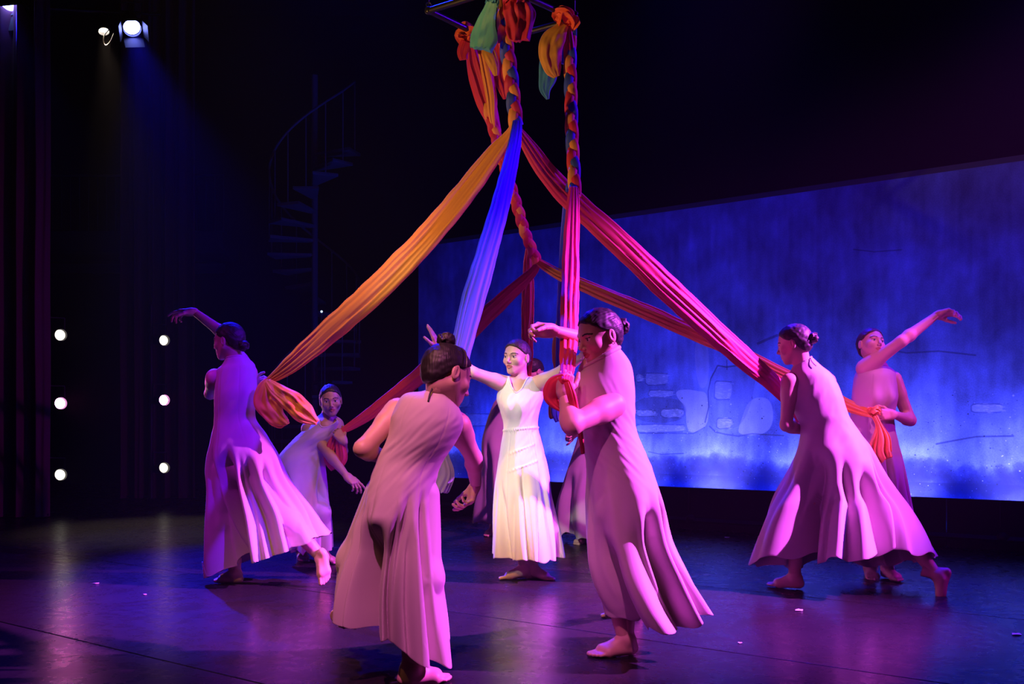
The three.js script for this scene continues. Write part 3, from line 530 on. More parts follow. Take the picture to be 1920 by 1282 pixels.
// ---------------------------------------------------------------- legs: the drapes of the left wing
function drape(label, x0, x1, d, foldN, seed, col) {
  const R = rng(seed), A = at(x0, 797, d), B = at(x1, 797, d), w = B.x - A.x, NX = 160, NY = 40, top = 7.2, o = thing('stage_curtain', label, 'curtain', V(A.x, 0, A.z), 'wing curtains'), P = [], I = [], ph = [R() * 6, R() * 6, R() * 6];
  for (const side of [1, -1]) for (let i = 0; i <= NX; i++) for (let j = 0; j <= NY; j++) { const u = i / NX, v = j / NY, z = 0.075 * Math.sin(u * foldN * 6.283 + ph[0] + 0.4 * Math.sin(v * 3 + ph[1])) + 0.03 * Math.sin(u * foldN * 2.3 * 6.283 + ph[2]) + 0.02 * noise3(u * 4, v * 3, seed); P.push(u * w, 0.01 + v * top, z * (0.7 + 0.5 * (1 - v)) - (side < 0 ? 0.006 : 0)); }
  const row = NY + 1, half = (NX + 1) * row; for (let s = 0; s < 2; s++) for (let i = 0; i < NX; i++) for (let j = 0; j < NY; j++) { const a = s * half + i * row + j, b = a + row; s ? I.push(a, a + 1, b, b, a + 1, b + 1) : I.push(a, b, a + 1, b, b + 1, a + 1); }
  const g = new THREE.BufferGeometry(); g.setAttribute('position', new THREE.Float32BufferAttribute(P, 3)); g.setIndex(I); g.computeVertexNormals();
  part(o, 'drape', g, std({ color: lin(...col), roughness: 0.95 })); part(o, 'hem_chain', bar(V(0, 0.03, 0), V(w, 0.03, 0), 0.012), black);
}
drape('dark wine red wing curtain in folds at the left edge of the picture', -60, 91, 11.0, 4, 5, [0.12, 0.04, 0.06]);
drape('dark wine red wing curtain in folds behind the far lighting boom', 230, 367, 13.8, 5, 9, [0.12, 0.04, 0.065]);

// ---------------------------------------------------------------- the spiral stair and the gallery in the dark
{
  const C = at(590, 797, 14.2).setY(0), o = thing('spiral_staircase', 'black steel spiral staircase with a thin rail in the dark behind the dancers', 'staircase', C), m = std({ color: lin(0.17, 0.16, 0.17), roughness: 0.5 });
  part(o, 'pole', new THREE.CylinderGeometry(0.045, 0.045, 5.9, 16).translate(0, 2.95, 0), m);
  const rail = [], N = 24, r = 0.62;
  for (let i = 0; i < N; i++) {
    const a = 2.6 + i * 0.42, y = 0.2 * (i + 1), s = new THREE.Shape(); s.moveTo(0.03, -0.04); s.lineTo(r, -0.17); s.lineTo(r, 0.17); s.lineTo(0.03, 0.04); s.closePath();
    const g = new THREE.ExtrudeGeometry(s, { depth: 0.035, bevelEnabled: true, bevelSize: 0.004, bevelThickness: 0.004, bevelSegments: 1 }); g.rotateX(-Math.PI / 2); g.rotateY(a); g.translate(0, y - 0.035, 0); part(o, 'tread', g, m);
    const e = V(r * Math.cos(a), y, -r * Math.sin(a)); part(o, 'baluster', bar(e, e.clone().add(V(0, 0.95, 0)), 0.010, 6), m); rail.push(e.clone().add(V(0, 0.95, 0)));
  }
  part(o, 'handrail', new THREE.TubeGeometry(new THREE.CatmullRomCurve3(rail), 160, 0.018, 8), m);
  const led = thing('indicator_lamp', 'tiny blue white indicator lamp on a thin stem beside the spiral staircase', 'lamp', at(603, 600, 13.4)), lp = at(603, 584, 13.4).sub(led.position);
  part(led, 'stem', bar(V(0, -led.position.y, 0), lp, 0.006, 6), m); part(led, 'bulb', new THREE.SphereGeometry(0.016, 10, 8).translate(lp.x, lp.y, lp.z), glow([0.5, 0.7, 1], 1.6));
  const gal = thing('gallery', 'dark gallery with a barred railing high in the left wing', 'gallery', at(150, 797, 16).setY(0)), gm = std({ color: lin(0.05, 0.045, 0.05), roughness: 0.8 });
  const L = at(-20, 430, 16).sub(gal.position), Rr = at(420, 452, 16).sub(gal.position), wd = Rr.x - L.x; part(gal, 'deck', box(wd, 0.34, 0.9, (L.x + Rr.x) / 2, L.y - 0.2, -0.4, 0.01), gm); part(gal, 'beam', box(wd, 0.14, 0.12, (L.x + Rr.x) / 2, L.y - 0.62, 0), gm);
  for (let i = 0; i <= 26; i++) { const x = L.x + wd * i / 26; part(gal, 'rail_bar', bar(V(x, L.y - 0.05, 0), V(x, L.y + 0.85, 0), 0.008, 6), gm); }
  part(gal, 'top_rail', bar(V(L.x, L.y + 0.85, 0), V(Rr.x, L.y + 0.85, 0), 0.02), gm);
}
// ---------------------------------------------------------------- the hanging frame and the silks
const silkMat = (c) => new THREE.MeshPhysicalMaterial({ color: lin(...c), roughness: 0.62, sheen: 0.35, sheenColor: lin(...c.map((k) => Math.min(1, k * 1.3 + 0.1))), sheenRoughness: 0.5 });
const SILK = { orange: silkMat([0.85, 0.36, 0.07]), blue: silkMat([0.035, 0.085, 0.48]), red: silkMat([0.66, 0.035, 0.06]), crimson: silkMat([0.60, 0.03, 0.10]), teal: silkMat([0.06, 0.34, 0.46]), yellow: silkMat([0.82, 0.44, 0.06]), grey: silkMat([0.30, 0.38, 0.42]), flame: silkMat([0.82, 0.13, 0.03]) };
// a pleated length of cloth: rows are [px, py, depth, width in pixels]; o.thick share of the width, o.pleats across it
function clothSweep(rows, o = {}) {
  const pts = rows.map((q) => { const v = q.isV ? q : null; const a = at(q[0], q[1], q[2]); return [a.x, a.y, a.z, q[3] * q[2] / F, q[4] ?? 0]; });
  return sweepRows(pts, o);
}
function sweepRows(pts, o) {
  const n = pts.length - 1, NS = o.ns ?? Math.max(24, n * 16), NM = o.nm ?? 56, R = rng(o.seed ?? 3), ph = R() * 10, K = o.pleats ?? 5, th = o.thick ?? 0.28, P = [], I = [], face = o.face ?? V(0.05, 0.15, 1);
  let len = 0, last = null;
  for (let i = 0; i <= NS; i++) {
    const u = i / NS * n, q = along(pts, u), c = V(q[0], q[1], q[2]), e = 0.12, a = along(pts, Math.max(0, u - e)), b = along(pts, Math.min(n, u + e)), T = V(b[0] - a[0], b[1] - a[1], b[2] - a[2]).normalize();
    let Wd = T.clone().cross(face).normalize(); const N = Wd.clone().cross(T).normalize(); if (q[4]) { Wd.applyAxisAngle(T, q[4]); N.applyAxisAngle(T, q[4]); }
    if (last) len += c.distanceTo(last); last = c;
    const w = Math.max(0.004, q[3]);
    for (let j = 0; j < NM; j++) {
      const t = j / NM * 2 * Math.PI, x = Math.cos(t), z = Math.sin(t), xw = x + 0.28 * Math.sin(2.1 * x + ph + 0.5 * noise3(len * 0.9, ph, 7)), calm = 0.55 + 0.6 * noise3(len * 0.8 + x * 0.8, ph + 2, 1), pl = calm * Math.sin(K * Math.PI * xw + ph + 1.3 * noise3(len * 1.2, ph, x * 0.6)) + 0.38 * Math.sin(K * 2.7 * Math.PI * xw + ph * 2 + 1.6 * noise3(len * 1.3, ph + 5, 0)) + (o.flutter ?? 0) * 3 * noise3(x * 1.3, len * 9, ph);
      const tx = w / 2 * x * (1 + (o.ragged ?? 0.05) * noise3(len * 6, ph + 3, Math.sign(x))), tz = (z * 0.6 * w * th + pl * w * th * (o.depth ?? 0.21) * Math.sqrt(Math.max(0, 1 - x * x * 0.8)));
      const curl = (o.curl ?? 0) * w * x * x;
      const v = c.clone().addScaledVector(Wd, tx).addScaledVector(N, tz + curl);
      if (o.endRag && i === NS) v.addScaledVector(T, o.endRag * w * (0.4 * Math.sin(3.1 * x + ph) + 0.35 * noise3(x * 3, ph, z * 0.2) + (o.endSlant ?? 0) * x));
      if (o.endRag && i > NS - 5 && i < NS) v.addScaledVector(T, o.endRag * w * (0.4 * Math.sin(3.1 * x + ph) + 0.35 * noise3(x * 3, ph, z * 0.2) + (o.endSlant ?? 0) * x) * (i - NS + 5) / 5);
      P.push(v.x, v.y, v.z);
    }
  }
  for (let i = 0; i < NS; i++) for (let j = 0; j < NM; j++) { const a = i * NM + j, b = i * NM + (j + 1) % NM; I.push(a, b, a + NM, b, b + NM, a + NM); }
  for (const [r, flip] of [[0, false], [NS, true]]) { const c = P.length / 3; let s = V(); for (let j = 0; j < NM; j++) s.add(V(P[(r * NM + j) * 3], P[(r * NM + j) * 3 + 1], P[(r * NM + j) * 3 + 2])); s.divideScalar(NM); P.push(s.x, s.y, s.z); for (let j = 0; j < NM; j++) { const a = r * NM + j, b = r * NM + (j + 1) % NM; flip ? I.push(a, b, c) : I.push(b, a, c); } }
  const g = new THREE.BufferGeometry(); g.setAttribute('position', new THREE.Float32BufferAttribute(P, 3)); g.setIndex(I); g.computeVertexNormals(); return g;
}
// one strand of a three-strand braid along a path of [px, py, depth]
function braidStrand(path, k, o = {}) {
  const pts = path.map((q) => { const a = at(q[0], q[1], q[2]); return [a.x, a.y, a.z]; }), n = pts.length - 1, NS = o.ns ?? 150, NM = 22, P = [], I = [], pitch = o.pitch ?? 0.27, r = o.r ?? 0.025, A = o.a ?? 0.016; let len = 0, last = null, cs = [];
  for (let i = 0; i <= NS; i++) { const q = along(pts, i / NS * n), c = V(...q); if (last) len += c.distanceTo(last); last = c; const b = along(pts, Math.min(n, i / NS * n + 0.1)), a = along(pts, Math.max(0, i / NS * n - 0.1)), T = V(b[0] - a[0], b[1] - a[1], b[2] - a[2]).normalize(), S = T.clone().cross(V(0, 0.1, 1)).normalize(), N = S.clone().cross(T), f = 2 * Math.PI * (len / pitch + k / 3) + (o.phase ?? 0); cs.push(c.clone().addScaledVector(S, A * Math.sin(f)).addScaledVector(N, 0.013 * Math.sin(2 * f))); }
  for (let i = 0; i <= NS; i++) {
    const T = cs[Math.min(NS, i + 1)].clone().sub(cs[Math.max(0, i - 1)]).normalize(), S = T.clone().cross(V(0, 0.1, 1)).normalize(), N = S.clone().cross(T);
    for (let j = 0; j < NM; j++) { const t = j / NM * 2 * Math.PI, w = 1 + 0.055 * Math.sin(t * 7 + 1.5 * noise3(i * 0.05, k, 2)); const v = cs[i].clone().addScaledVector(S, r * 1.08 * w * Math.cos(t)).addScaledVector(N, r * 0.62 * w * Math.sin(t)); P.push(v.x, v.y, v.z); }
  }
  for (let i = 0; i < NS; i++) for (let j = 0; j < NM; j++) { const a = i * NM + j, b = i * NM + (j + 1) % NM; I.push(a, b, a + NM, b, b + NM, a + NM); }
  const g = new THREE.BufferGeometry(); g.setAttribute('position', new THREE.Float32BufferAttribute(P, 3)); g.setIndex(I); g.computeVertexNormals(); return g;
}
// a ruffled knot: a ribbon wound in loops around a point
function ruffle(px, py, d, size, seed, turns = 3) {
  const R = rng(seed), c = at(px, py, d), s = size * d / F, rows = [];
  for (let i = 0; i <= turns * 7; i++) { const a = i / 7 * 2 * Math.PI, r = s * (0.55 + 0.35 * R()), tilt = i / (turns * 7) - 0.5; rows.push([c.x + r * Math.cos(a) * 0.9, c.y + r * Math.sin(a) * 0.55 + tilt * s * 0.8 + (R() - 0.5) * s * 0.25, c.z + r * Math.sin(a) * 0.8 + (R() - 0.3) * s * 0.5, s * (0.55 + R() * 0.45), (R() - 0.5) * 2.2]); }
  return sweepRows(rows, { ns: turns * 34, nm: 22, thick: 0.16, depth: 0.35, pleats: 2.5, seed, curl: 0.25 });
}
function silk(label, mat, anchor, pieces) {
  const b = at(...anchor), o = thing('aerial_silk', label, 'silk', b, 'silks hanging from the three braids');
  for (const [name, g, m, l] of pieces) { g.translate(-b.x, -b.y, -b.z); part(o, name, g, m ?? mat, l); }
  return o;
}
const FR_H = 3.45;
{
  const corners = [at(804, 20, 5.99), at(946, -24, 5.66), at(1078, 36, 6.08), at(925, 78, 6.45)], o = thing('hanging_frame', 'square frame of black steel pipe hung on cables above the silks', 'frame', corners[0]), rel = (v) => v.clone().sub(corners[0]), pm = std({ color: lin(0.05, 0.05, 0.055), roughness: 0.34, metalness: 0.7 });
  for (let i = 0; i < 4; i++) { const a = rel(corners[i]), b = rel(corners[(i + 1) % 4]), e = b.clone().sub(a).normalize().multiplyScalar(0.018); part(o, 'pipe', bar(a.clone().sub(e), b.clone().add(e), 0.018, 16), pm); part(o, 'elbow', new THREE.SphereGeometry(0.024, 18, 12).translate(a.x, a.y, a.z), pm); part(o, 'cable', bar(a.clone().add(V(0, 0.02, 0)), a.clone().add(V(0, 4.4, 0)), 0.0025, 6), steelMat); part(o, 'shackle', new THREE.TorusGeometry(0.014, 0.004, 8, 18).translate(a.x, a.y + 0.034, a.z), steelMat); }
}
// braid paths
const BA = [[945, 18, 5.62], [947, 70, 5.62], [956, 130, 5.65], [962, 185, 5.68], [968, 236, 5.72]];
const BB = [[1069, 70, 6.02], [1069, 130, 5.98], [1071, 200, 5.93], [1073, 270, 5.88], [1076, 320, 5.82], [1078, 366, 5.76]];
const BC = [[914, 195, 6.42], [932, 265, 6.5], [950, 325, 6.58], [972, 395, 6.72], [986, 440, 6.84], [1008, 492, 7.0]];

silk('orange silk stretched from the front braid down to the dancer at far left', SILK.orange, [968, 236, 5.72], [
  ['braided_length', braidStrand(BA, 0)],
  ['stretched_length', clothSweep([[966, 232, 5.70, 12], [950, 258, 5.73, 20], [925, 290, 5.76, 34], [878, 352, 5.82, 42], [800, 446, 5.92, 48], [700, 547, 6.05, 50], [610, 628, 6.2, 45], [545, 684, 6.28, 33], [503, 714, 6.36, 13]], { pleats: 3.5, seed: 11, thick: 0.3 })],
  ['gathered_tail', merge([clothSweep([[503, 712, 6.34, 14], [497, 730, 6.33, 32], [500, 755, 6.33, 44, 0.2], [516, 778, 6.32, 42, 0.2], [536, 796, 6.32, 20]], { pleats: 1.5, seed: 12, thick: 0.34, endRag: 0.3, flutter: 0.5, ragged: 0.2 }), clothSweep([[502, 714, 6.32, 12], [520, 732, 6.3, 30], [548, 752, 6.28, 42], [572, 776, 6.27, 36], [594, 792, 6.26, 12]], { pleats: 1.8, seed: 13, thick: 0.36, endRag: 0.3, flutter: 0.5, ragged: 0.15 })])],
]);
silk('blue silk stretched from the front braid down behind the head of the near left dancer', SILK.blue, [968, 236, 5.72], [
  ['braided_length', braidStrand(BA, 1)],
  ['stretched_length', clothSweep([[970, 228, 5.66, 18], [966, 262, 5.56, 24], [952, 330, 5.35, 31], [935, 395, 5.15, 36], [912, 478, 4.9, 41], [888, 560, 4.65, 45], [868, 640, 4.40, 40], [852, 720, 4.28, 34], [838, 800, 4.25, 26], [832, 838, 4.25, 16]], { pleats: 4, seed: 14, thick: 0.3 })],
  ['gathered_tail', clothSweep([[830, 836, 4.25, 14], [832, 862, 4.25, 24], [836, 890, 4.25, 32], [824, 918, 4.25, 36]], { pleats: 2, seed: 15, thick: 0.35, endRag: 0.2 }), SILK.grey, 'grey blue end of the silk'],
]);
silk('pink red silk stretched from the front braid down to the lunging dancer at right', SILK.crimson, [968, 236, 5.72], [
  ['braided_length', braidStrand(BA, 2)],
  ['stretched_length', clothSweep([[972, 244, 5.74, 14], [990, 272, 5.78, 27], [1026, 324, 5.84, 38], [1072, 374, 5.92, 44], [1150, 444, 5.98, 48], [1240, 530, 6.02, 50], [1320, 604, 6.06, 47], [1400, 676, 6.15, 42], [1452, 720, 6.3, 34], [1488, 766, 6.48, 20], [1504, 796, 6.56, 14]], { pleats: 3, seed: 16, thick: 0.26 })],
]);
silk('red silk hanging straight from the right braid to the near dancer with the raised arm', SILK.red, [1078, 366, 5.76], [
  ['braided_length', braidStrand(BB, 0, { pitch: 0.36, r: 0.024, a: 0.013 })],
  ['stretched_length', clothSweep([[1076, 352, 5.70, 18], [1074, 392, 5.62, 26], [1071, 460, 5.4, 31], [1069, 540, 5.08, 34], [1067, 620, 4.72, 35], [1064, 684, 4.36, 30], [1061, 714, 4.16, 17]], { pleats: 2.6, seed: 17, thick: 0.32 })],
  ['gathered_tail', merge([clothSweep([[1060, 706, 4.2, 14], [1042, 720, 4.24, 34], [1036, 742, 4.27, 34], [1050, 762, 4.27, 20], [1062, 766, 4.26, 10]], { pleats: 1.3, seed: 18, thick: 0.5, depth: 0.12, flutter: 0.2 }), clothSweep([[1064, 716, 4.16, 14], [1072, 742, 4.16, 18], [1080, 775, 4.2, 14], [1088, 812, 4.26, 10], [1093, 850, 4.3, 8]], { pleats: 2, seed: 19, thick: 0.35 })])],
]);
silk('blue violet silk seen edge on beside the straight red silk', SILK.blue, [1078, 366, 5.76], [
  ['braided_length', braidStrand(BB, 1, { pitch: 0.36, r: 0.024, a: 0.013 })],
  ['stretched_length', clothSweep([[1068, 346, 5.82, 16], [1062, 384, 6.1, 16], [1057, 450, 6.6, 15], [1053, 520, 7.1, 14], [1050, 600, 7.7, 14], [1048, 680, 8.2, 13], [1046, 745, 8.4, 12]], { pleats: 2, seed: 20, thick: 0.5 })],
  ['gathered_tail', clothSweep([[1046, 744, 8.4, 10], [1043, 758, 8.4, 18], [1042, 776, 8.4, 16], [1046, 790, 8.4, 10]], { pleats: 2, seed: 21, thick: 0.5, endRag: 0.2 })],
]);
silk('orange silk curving behind the straight red silk to the half hidden dancer', SILK.orange, [1078, 366, 5.76], [
  ['braided_length', braidStrand(BB, 2, { pitch: 0.36, r: 0.024, a: 0.013 })],
  ['stretched_length', clothSweep([[1080, 336, 5.78, 14], [1082, 380, 6.0, 14], [1080, 450, 6.5, 15], [1068, 540, 7.2, 18], [1052, 610, 7.9, 22], [1046, 660, 8.2, 22], [1048, 710, 8.4, 16], [1044, 748, 8.45, 10]], { pleats: 3, seed: 22, thick: 0.4 })],
  ['gathered_tail', clothSweep([[1044, 746, 8.45, 10], [1036, 762, 8.45, 14], [1035, 784, 8.45, 12]], { pleats: 2, seed: 23, thick: 0.5, endRag: 0.3 })],
]);
const cTop = [[878, 62, 6.36], [886, 110, 6.4], [896, 150, 6.4], [914, 200, 6.42]];
silk('orange silk stretched from the rear braid to the dancer at far right', SILK.orange, [1008, 492, 7.0], [
  ['braided_length', braidStrand(BC, 0, { r: 0.022 })],
  ['hanging_length', clothSweep([[902, 92, 6.38, 14], [912, 130, 6.38, 22], [921, 180, 6.4, 22], [923, 215, 6.42, 16], [926, 240, 6.46, 8]], { pleats: 2.5, seed: 24, thick: 0.5 })],
  ['stretched_length', clothSweep([[1006, 488, 6.98, 12], [1024, 500, 6.97, 18], [1060, 520, 6.93, 22], [1130, 550, 6.88, 27], [1220, 588, 6.82, 30], [1310, 628, 6.76, 28], [1400, 668, 6.72, 27], [1460, 698, 6.68, 27], [1540, 735, 6.66, 26], [1600, 764, 6.56, 24], [1640, 778, 6.42, 14]], { pleats: 2.5, seed: 25, thick: 0.34 })],
  ['knot', ruffle(1638, 770, 6.38, 13, 41, 2)],
  ['gathered_tail', clothSweep([[1640, 780, 6.36, 12], [1648, 798, 6.36, 14], [1652, 822, 6.36, 36], [1650, 848, 6.36, 46], [1656, 862, 6.36, 40]], { pleats: 4, seed: 26, thick: 0.5, endRag: 0.22, depth: 0.4 })],
]);
silk('crimson silk stretched from the rear braid down to the crouching smiling dancer', SILK.crimson, [1008, 492, 7.0], [
  ['braided_length', braidStrand(BC, 1, { r: 0.022 })],
  ['hanging_length', clothSweep([[884, 80, 6.42, 20], [893, 120, 6.43, 34], [906, 165, 6.44, 34], [918, 205, 6.45, 30], [930, 250, 6.5, 22]], { pleats: 2.5, seed: 27, thick: 0.5 })],
  ['stretched_length', clothSweep([[1008, 496, 6.98, 12], [994, 515, 7.0, 20], [956, 550, 7.04, 28], [900, 602, 7.1, 34], [830, 668, 7.18, 36], [770, 718, 7.24, 31], [710, 764, 7.28, 25], [662, 796, 7.3, 17], [640, 808, 7.29, 10]], { pleats: 3, seed: 28, thick: 0.3 })],
  ['gathered_tail', merge([clothSweep([[636, 812, 7.27, 10], [638, 834, 7.27, 18], [640, 860, 7.27, 22], [630, 880, 7.27, 14]], { pleats: 2, seed: 29, thick: 0.5 }), clothSweep([[632, 812, 7.29, 8], [622, 834, 7.29, 18], [616, 860, 7.29, 18], [626, 880, 7.28, 12]], { pleats: 2, seed: 30, thick: 0.5 })])],
]);
silk('dark red silk hanging straight down behind the dancer in white', SILK.red, [1008, 492, 7.0], [
  ['braided_length', braidStrand(BC, 2, { r: 0.022 })],
  ['hanging_length', clothSweep([[880, 84, 6.46, 14], [890, 140, 6.47, 26], [905, 190, 6.48, 26], [920, 225, 6.5, 22], [932, 262, 6.52, 16]], { pleats: 2.5, seed: 31, thick: 0.5 })],
  ['stretched_length', clothSweep([[994, 452, 6.9, 10], [991, 485, 7.2, 20], [990, 540, 7.7, 24], [989, 610, 8.3, 24], [989, 665, 8.8, 21], [989, 706, 9.0, 14]], { pleats: 4, seed: 32, thick: 0.36 })],
  ['gathered_tail', clothSweep([[989, 706, 9.0, 12], [990, 722, 9.0, 18], [989, 745, 9.0, 16]], { pleats: 2, seed: 33, thick: 0.4 })],
]);
// the tied ends at the frame
const tied = (name, label, anchor, pieces) => { const b = at(...anchor), o = thing(name, label, 'cloth', b, 'tied cloth ends at the frame'); for (const [n, g, m, l] of pieces) { g.translate(-b.x, -b.y, -b.z); part(o, n, g, m, l); } };
tied('cloth_end', 'teal cloth end hanging left of the front braid under the frame', [918, -4, 5.6], [['knot', ruffle(922, 2, 5.6, 13, 51, 2), SILK.teal], ['loose_end', clothSweep([[922, 4, 5.58, 16], [914, 36, 5.57, 34], [908, 70, 5.57, 44], [902, 92, 5.57, 44]], { flutter: 0.5, ragged: 0.2, pleats: 1.4, seed: 34, thick: 0.16, endRag: 0.22, endSlant: -0.25 }), SILK.teal]]);
tied('cloth_end', 'magenta cloth end spread right of the front braid under the frame', [970, -6, 5.6], [['knot', ruffle(962, -4, 5.58, 20, 52, 2), SILK.crimson], ['loose_end', clothSweep([[966, -10, 5.6, 40], [972, 20, 5.58, 56], [976, 50, 5.58, 52], [974, 76, 5.58, 40]], { flutter: 0.5, ragged: 0.2, pleats: 1.4, seed: 35, thick: 0.16, endRag: 0.16, depth: 0.4 }), SILK.crimson]]);
tied('cloth_end', 'brown wrapping at the top of the front braid', [945, 0, 5.64], [['wrap', clothSweep([[944, -20, 5.64, 24], [946, 20, 5.64, 26], [946, 50, 5.64, 24], [948, 76, 5.64, 18]], { pleats: 2.5, seed: 36, thick: 0.7 }), std({ color: lin(0.28, 0.12, 0.05), roughness: 0.8 })]]);
tied('cloth_end', 'flame orange knot and yellow cloth end at the top of the right braid', [1060, 40, 6.04], [['knot', ruffle(1060, 40, 6.0, 22, 53, 3), SILK.flame], ['loose_end', clothSweep([[1058, 46, 5.98, 22], [1040, 70, 5.96, 40], [1032, 102, 5.95, 48], [1038, 130, 5.95, 34], [1044, 144, 5.95, 12]], { flutter: 0.5, ragged: 0.2, pleats: 1.4, seed: 37, thick: 0.16 }), SILK.yellow, 'yellow end'], ['hanging_end', clothSweep([[1064, 50, 6.0, 16], [1068, 90, 6.0, 20], [1072, 120, 6.0, 14]], { pleats: 2, seed: 38, thick: 0.6 }), SILK.crimson, 'crimson end']]);
tied('cloth_end', 'pale teal cloth end hanging below the yellow one at the right braid', [1030, 110, 6.05], [['loose_end', clothSweep([[1052, 70, 6.06, 14], [1034, 108, 6.05, 32], [1026, 140, 6.05, 36], [1022, 166, 6.05, 22], [1027, 186, 6.05, 6]], { flutter: 0.5, ragged: 0.2, pleats: 1.4, seed: 39, thick: 0.16 }), SILK.teal]]);
tied('cloth_end', 'bright blue cloth end behind the knot of the right braid', [1066, 60, 6.08], [['loose_end', merge([clothSweep([[1074, 34, 6.1, 8], [1077, 60, 6.1, 10], [1074, 90, 6.08, 8]], { flutter: 0.5, ragged: 0.2, pleats: 1.4, seed: 40, thick: 0.16 }), clothSweep([[1062, 70, 6.08, 10], [1060, 100, 6.08, 16], [1058, 120, 6.08, 16]], { pleats: 2, seed: 41, thick: 0.4 })]), SILK.blue]]);
tied('cloth_end', 'flame orange knot tied round the frame at the top of the rear braid', [876, 66, 6.34], [['knot', ruffle(876, 66, 6.3, 20, 54, 3), SILK.flame], ['loose_end', clothSweep([[874, 78, 6.3, 18], [868, 96, 6.3, 22], [870, 112, 6.3, 16]], { flutter: 0.5, ragged: 0.2, pleats: 1.4, seed: 42, thick: 0.16 }), SILK.red, 'red end'], ['wrap', clothSweep([[872, 50, 6.34, 24], [886, 66, 6.32, 28], [900, 84, 6.34, 18]], { pleats: 3, seed: 43, thick: 0.5 }), SILK.flame]]);
tied('cloth_end', 'golden yellow cloth end hanging between the rear and front braids', [916, 96, 6.3], [['loose_end', clothSweep([[908, 70, 6.34, 14], [918, 98, 6.3, 26], [926, 122, 6.3, 24], [930, 142, 6.3, 8]], { flutter: 0.5, ragged: 0.2, pleats: 1.4, seed: 44, thick: 0.16 }), SILK.yellow]]);
tied('cloth_end', 'dark red cloth end hanging behind the front braid', [936, 110, 6.4], [['loose_end', clothSweep([[934, 68, 6.4, 16], [938, 100, 6.4, 30], [936, 140, 6.4, 32], [944, 170, 6.4, 20], [946, 186, 6.4, 6]], { flutter: 0.5, ragged: 0.2, pleats: 1.4, seed: 45, thick: 0.16 }), SILK.red]]);
// ---------------------------------------------------------------- the dancers
const clothMat = (r, g, b, s = 0.3) => new THREE.MeshPhysicalMaterial({ color: lin(r, g, b), roughness: 0.68, sheen: s, sheenColor: lin(1, 0.95, 0.9), sheenRoughness: 0.45 });
const mauve = clothMat(0.52, 0.435, 0.415), ivory = new THREE.MeshPhysicalMaterial({ color: lin(0.86, 0.82, 0.75), roughness: 0.50, sheen: 0.25, sheenColor: lin(1, 1, 0.95), sheenRoughness: 0.4 });
const GRIP = [0.85, 0.88, 0.9, 0.92], SOFT = [0.12, 0.18, 0.24, 0.30];
const zip = std({ color: lin(0.03, 0.02, 0.03), roughness: 0.6 });
// a line of trim over a body surface, through photographed points
const trim = (name, pts, r, mat, label) => (dress, { base, J }) => part(dress, name, new THREE.TubeGeometry(new THREE.CatmullRomCurve3(pts.map((q) => J(q).sub(base))), pts.length * 8, r, 6), mat, label);
const earring = (side) => (o, hair, h) => { const c = h.hc.clone().addScaledVector(h.X, side * 0.086).addScaledVector(h.Y, -0.037).addScaledVector(h.Z, -0.004).sub(h.base); part(o, 'earring', new THREE.TorusGeometry(0.006, 0.0016, 8, 16).translate(c.x, c.y, c.z), std({ color: lin(0.8, 0.7, 0.5), metalness: 1, roughness: 0.25 })); };

person({   // far left
  label: 'dancer at far left seen from behind, facing left, one arm stretched up to the left', d: 6.44, head: [429, 640, 0], face: [-0.93, -0.10, -0.34], up: [0.06, 1, 0], bun: [0, -0.040, -0.108], bunR: 0.036, headScale: 1.0,
  neckBase: [446, 690, 0.02], chest: [442, 742, 0.02], pelvis: [447, 850, 0],
  arms: [
    { left: true, sh: [403, 708, 0.0], el: [394, 738, 0.22], wr: [474, 720, 0.24], hand: { dir: [0.95, 0.25, -0.1], palm: [0.1, -0.3, 0.9], curl: GRIP } },
    { sh: [466, 700, 0.08], el: [426, 630, 0.26], wr: [364, 584, 0.20], hand: { dir: [-0.95, -0.05, 0.0], palm: [-0.1, -0.95, 0.3], curl: [0.18, 0.36, 0.45, 0.5], thumb: [0.55, 0.75, 0.5] } }],
  legs: [{ left: true, hip: [424, 880, 0], kn: [420, 985, -0.02], an: [440, 1071, 0], foot: [-0.85, 0, -0.35] }, { hip: [462, 880, 0], kn: [540, 975, -0.1], an: [603, 1046, -0.12], foot: [0.12, -0.95, 0.15], footUp: [-0.3, 0.1, -1], toe: 0.1 }],
  dressMat: mauve, dress: { seed: 3, hip: 0.42, folds: 14, amp: 0.040, rings: [
    [[424, 672], [457, 667], 0.056], [[416, 685], [472, 677], 0.070], [[406, 697], [479, 690], 0.092], [[403, 738], [481, 735], 0.116], [[402, 785], [479, 782], 0.102], [[396, 825], [499, 815], 0.125], [[390, 860], [518, 852], 0.150], [[391, 910], [537, 900], 0.180], [[395, 970], [578, 955], 0.240], [[401, 1030], [599, 985], 0.30], [[405, 1072], [612, 1003], 0.34]],
    grooves: [[1.95, 0.26, 0.26, 0.44, 0.1], [1.25, 0.12, 0.15, 0.46, 0.05], [2.6, 0.12, 0.13, 0.42, 0], [0.8, 0.10, 0.10, 0.5, 0]], seams: [1.2, 2.2], hem: (t) => 0.03 * Math.sin(t * 3 + 1) - 0.02 } });

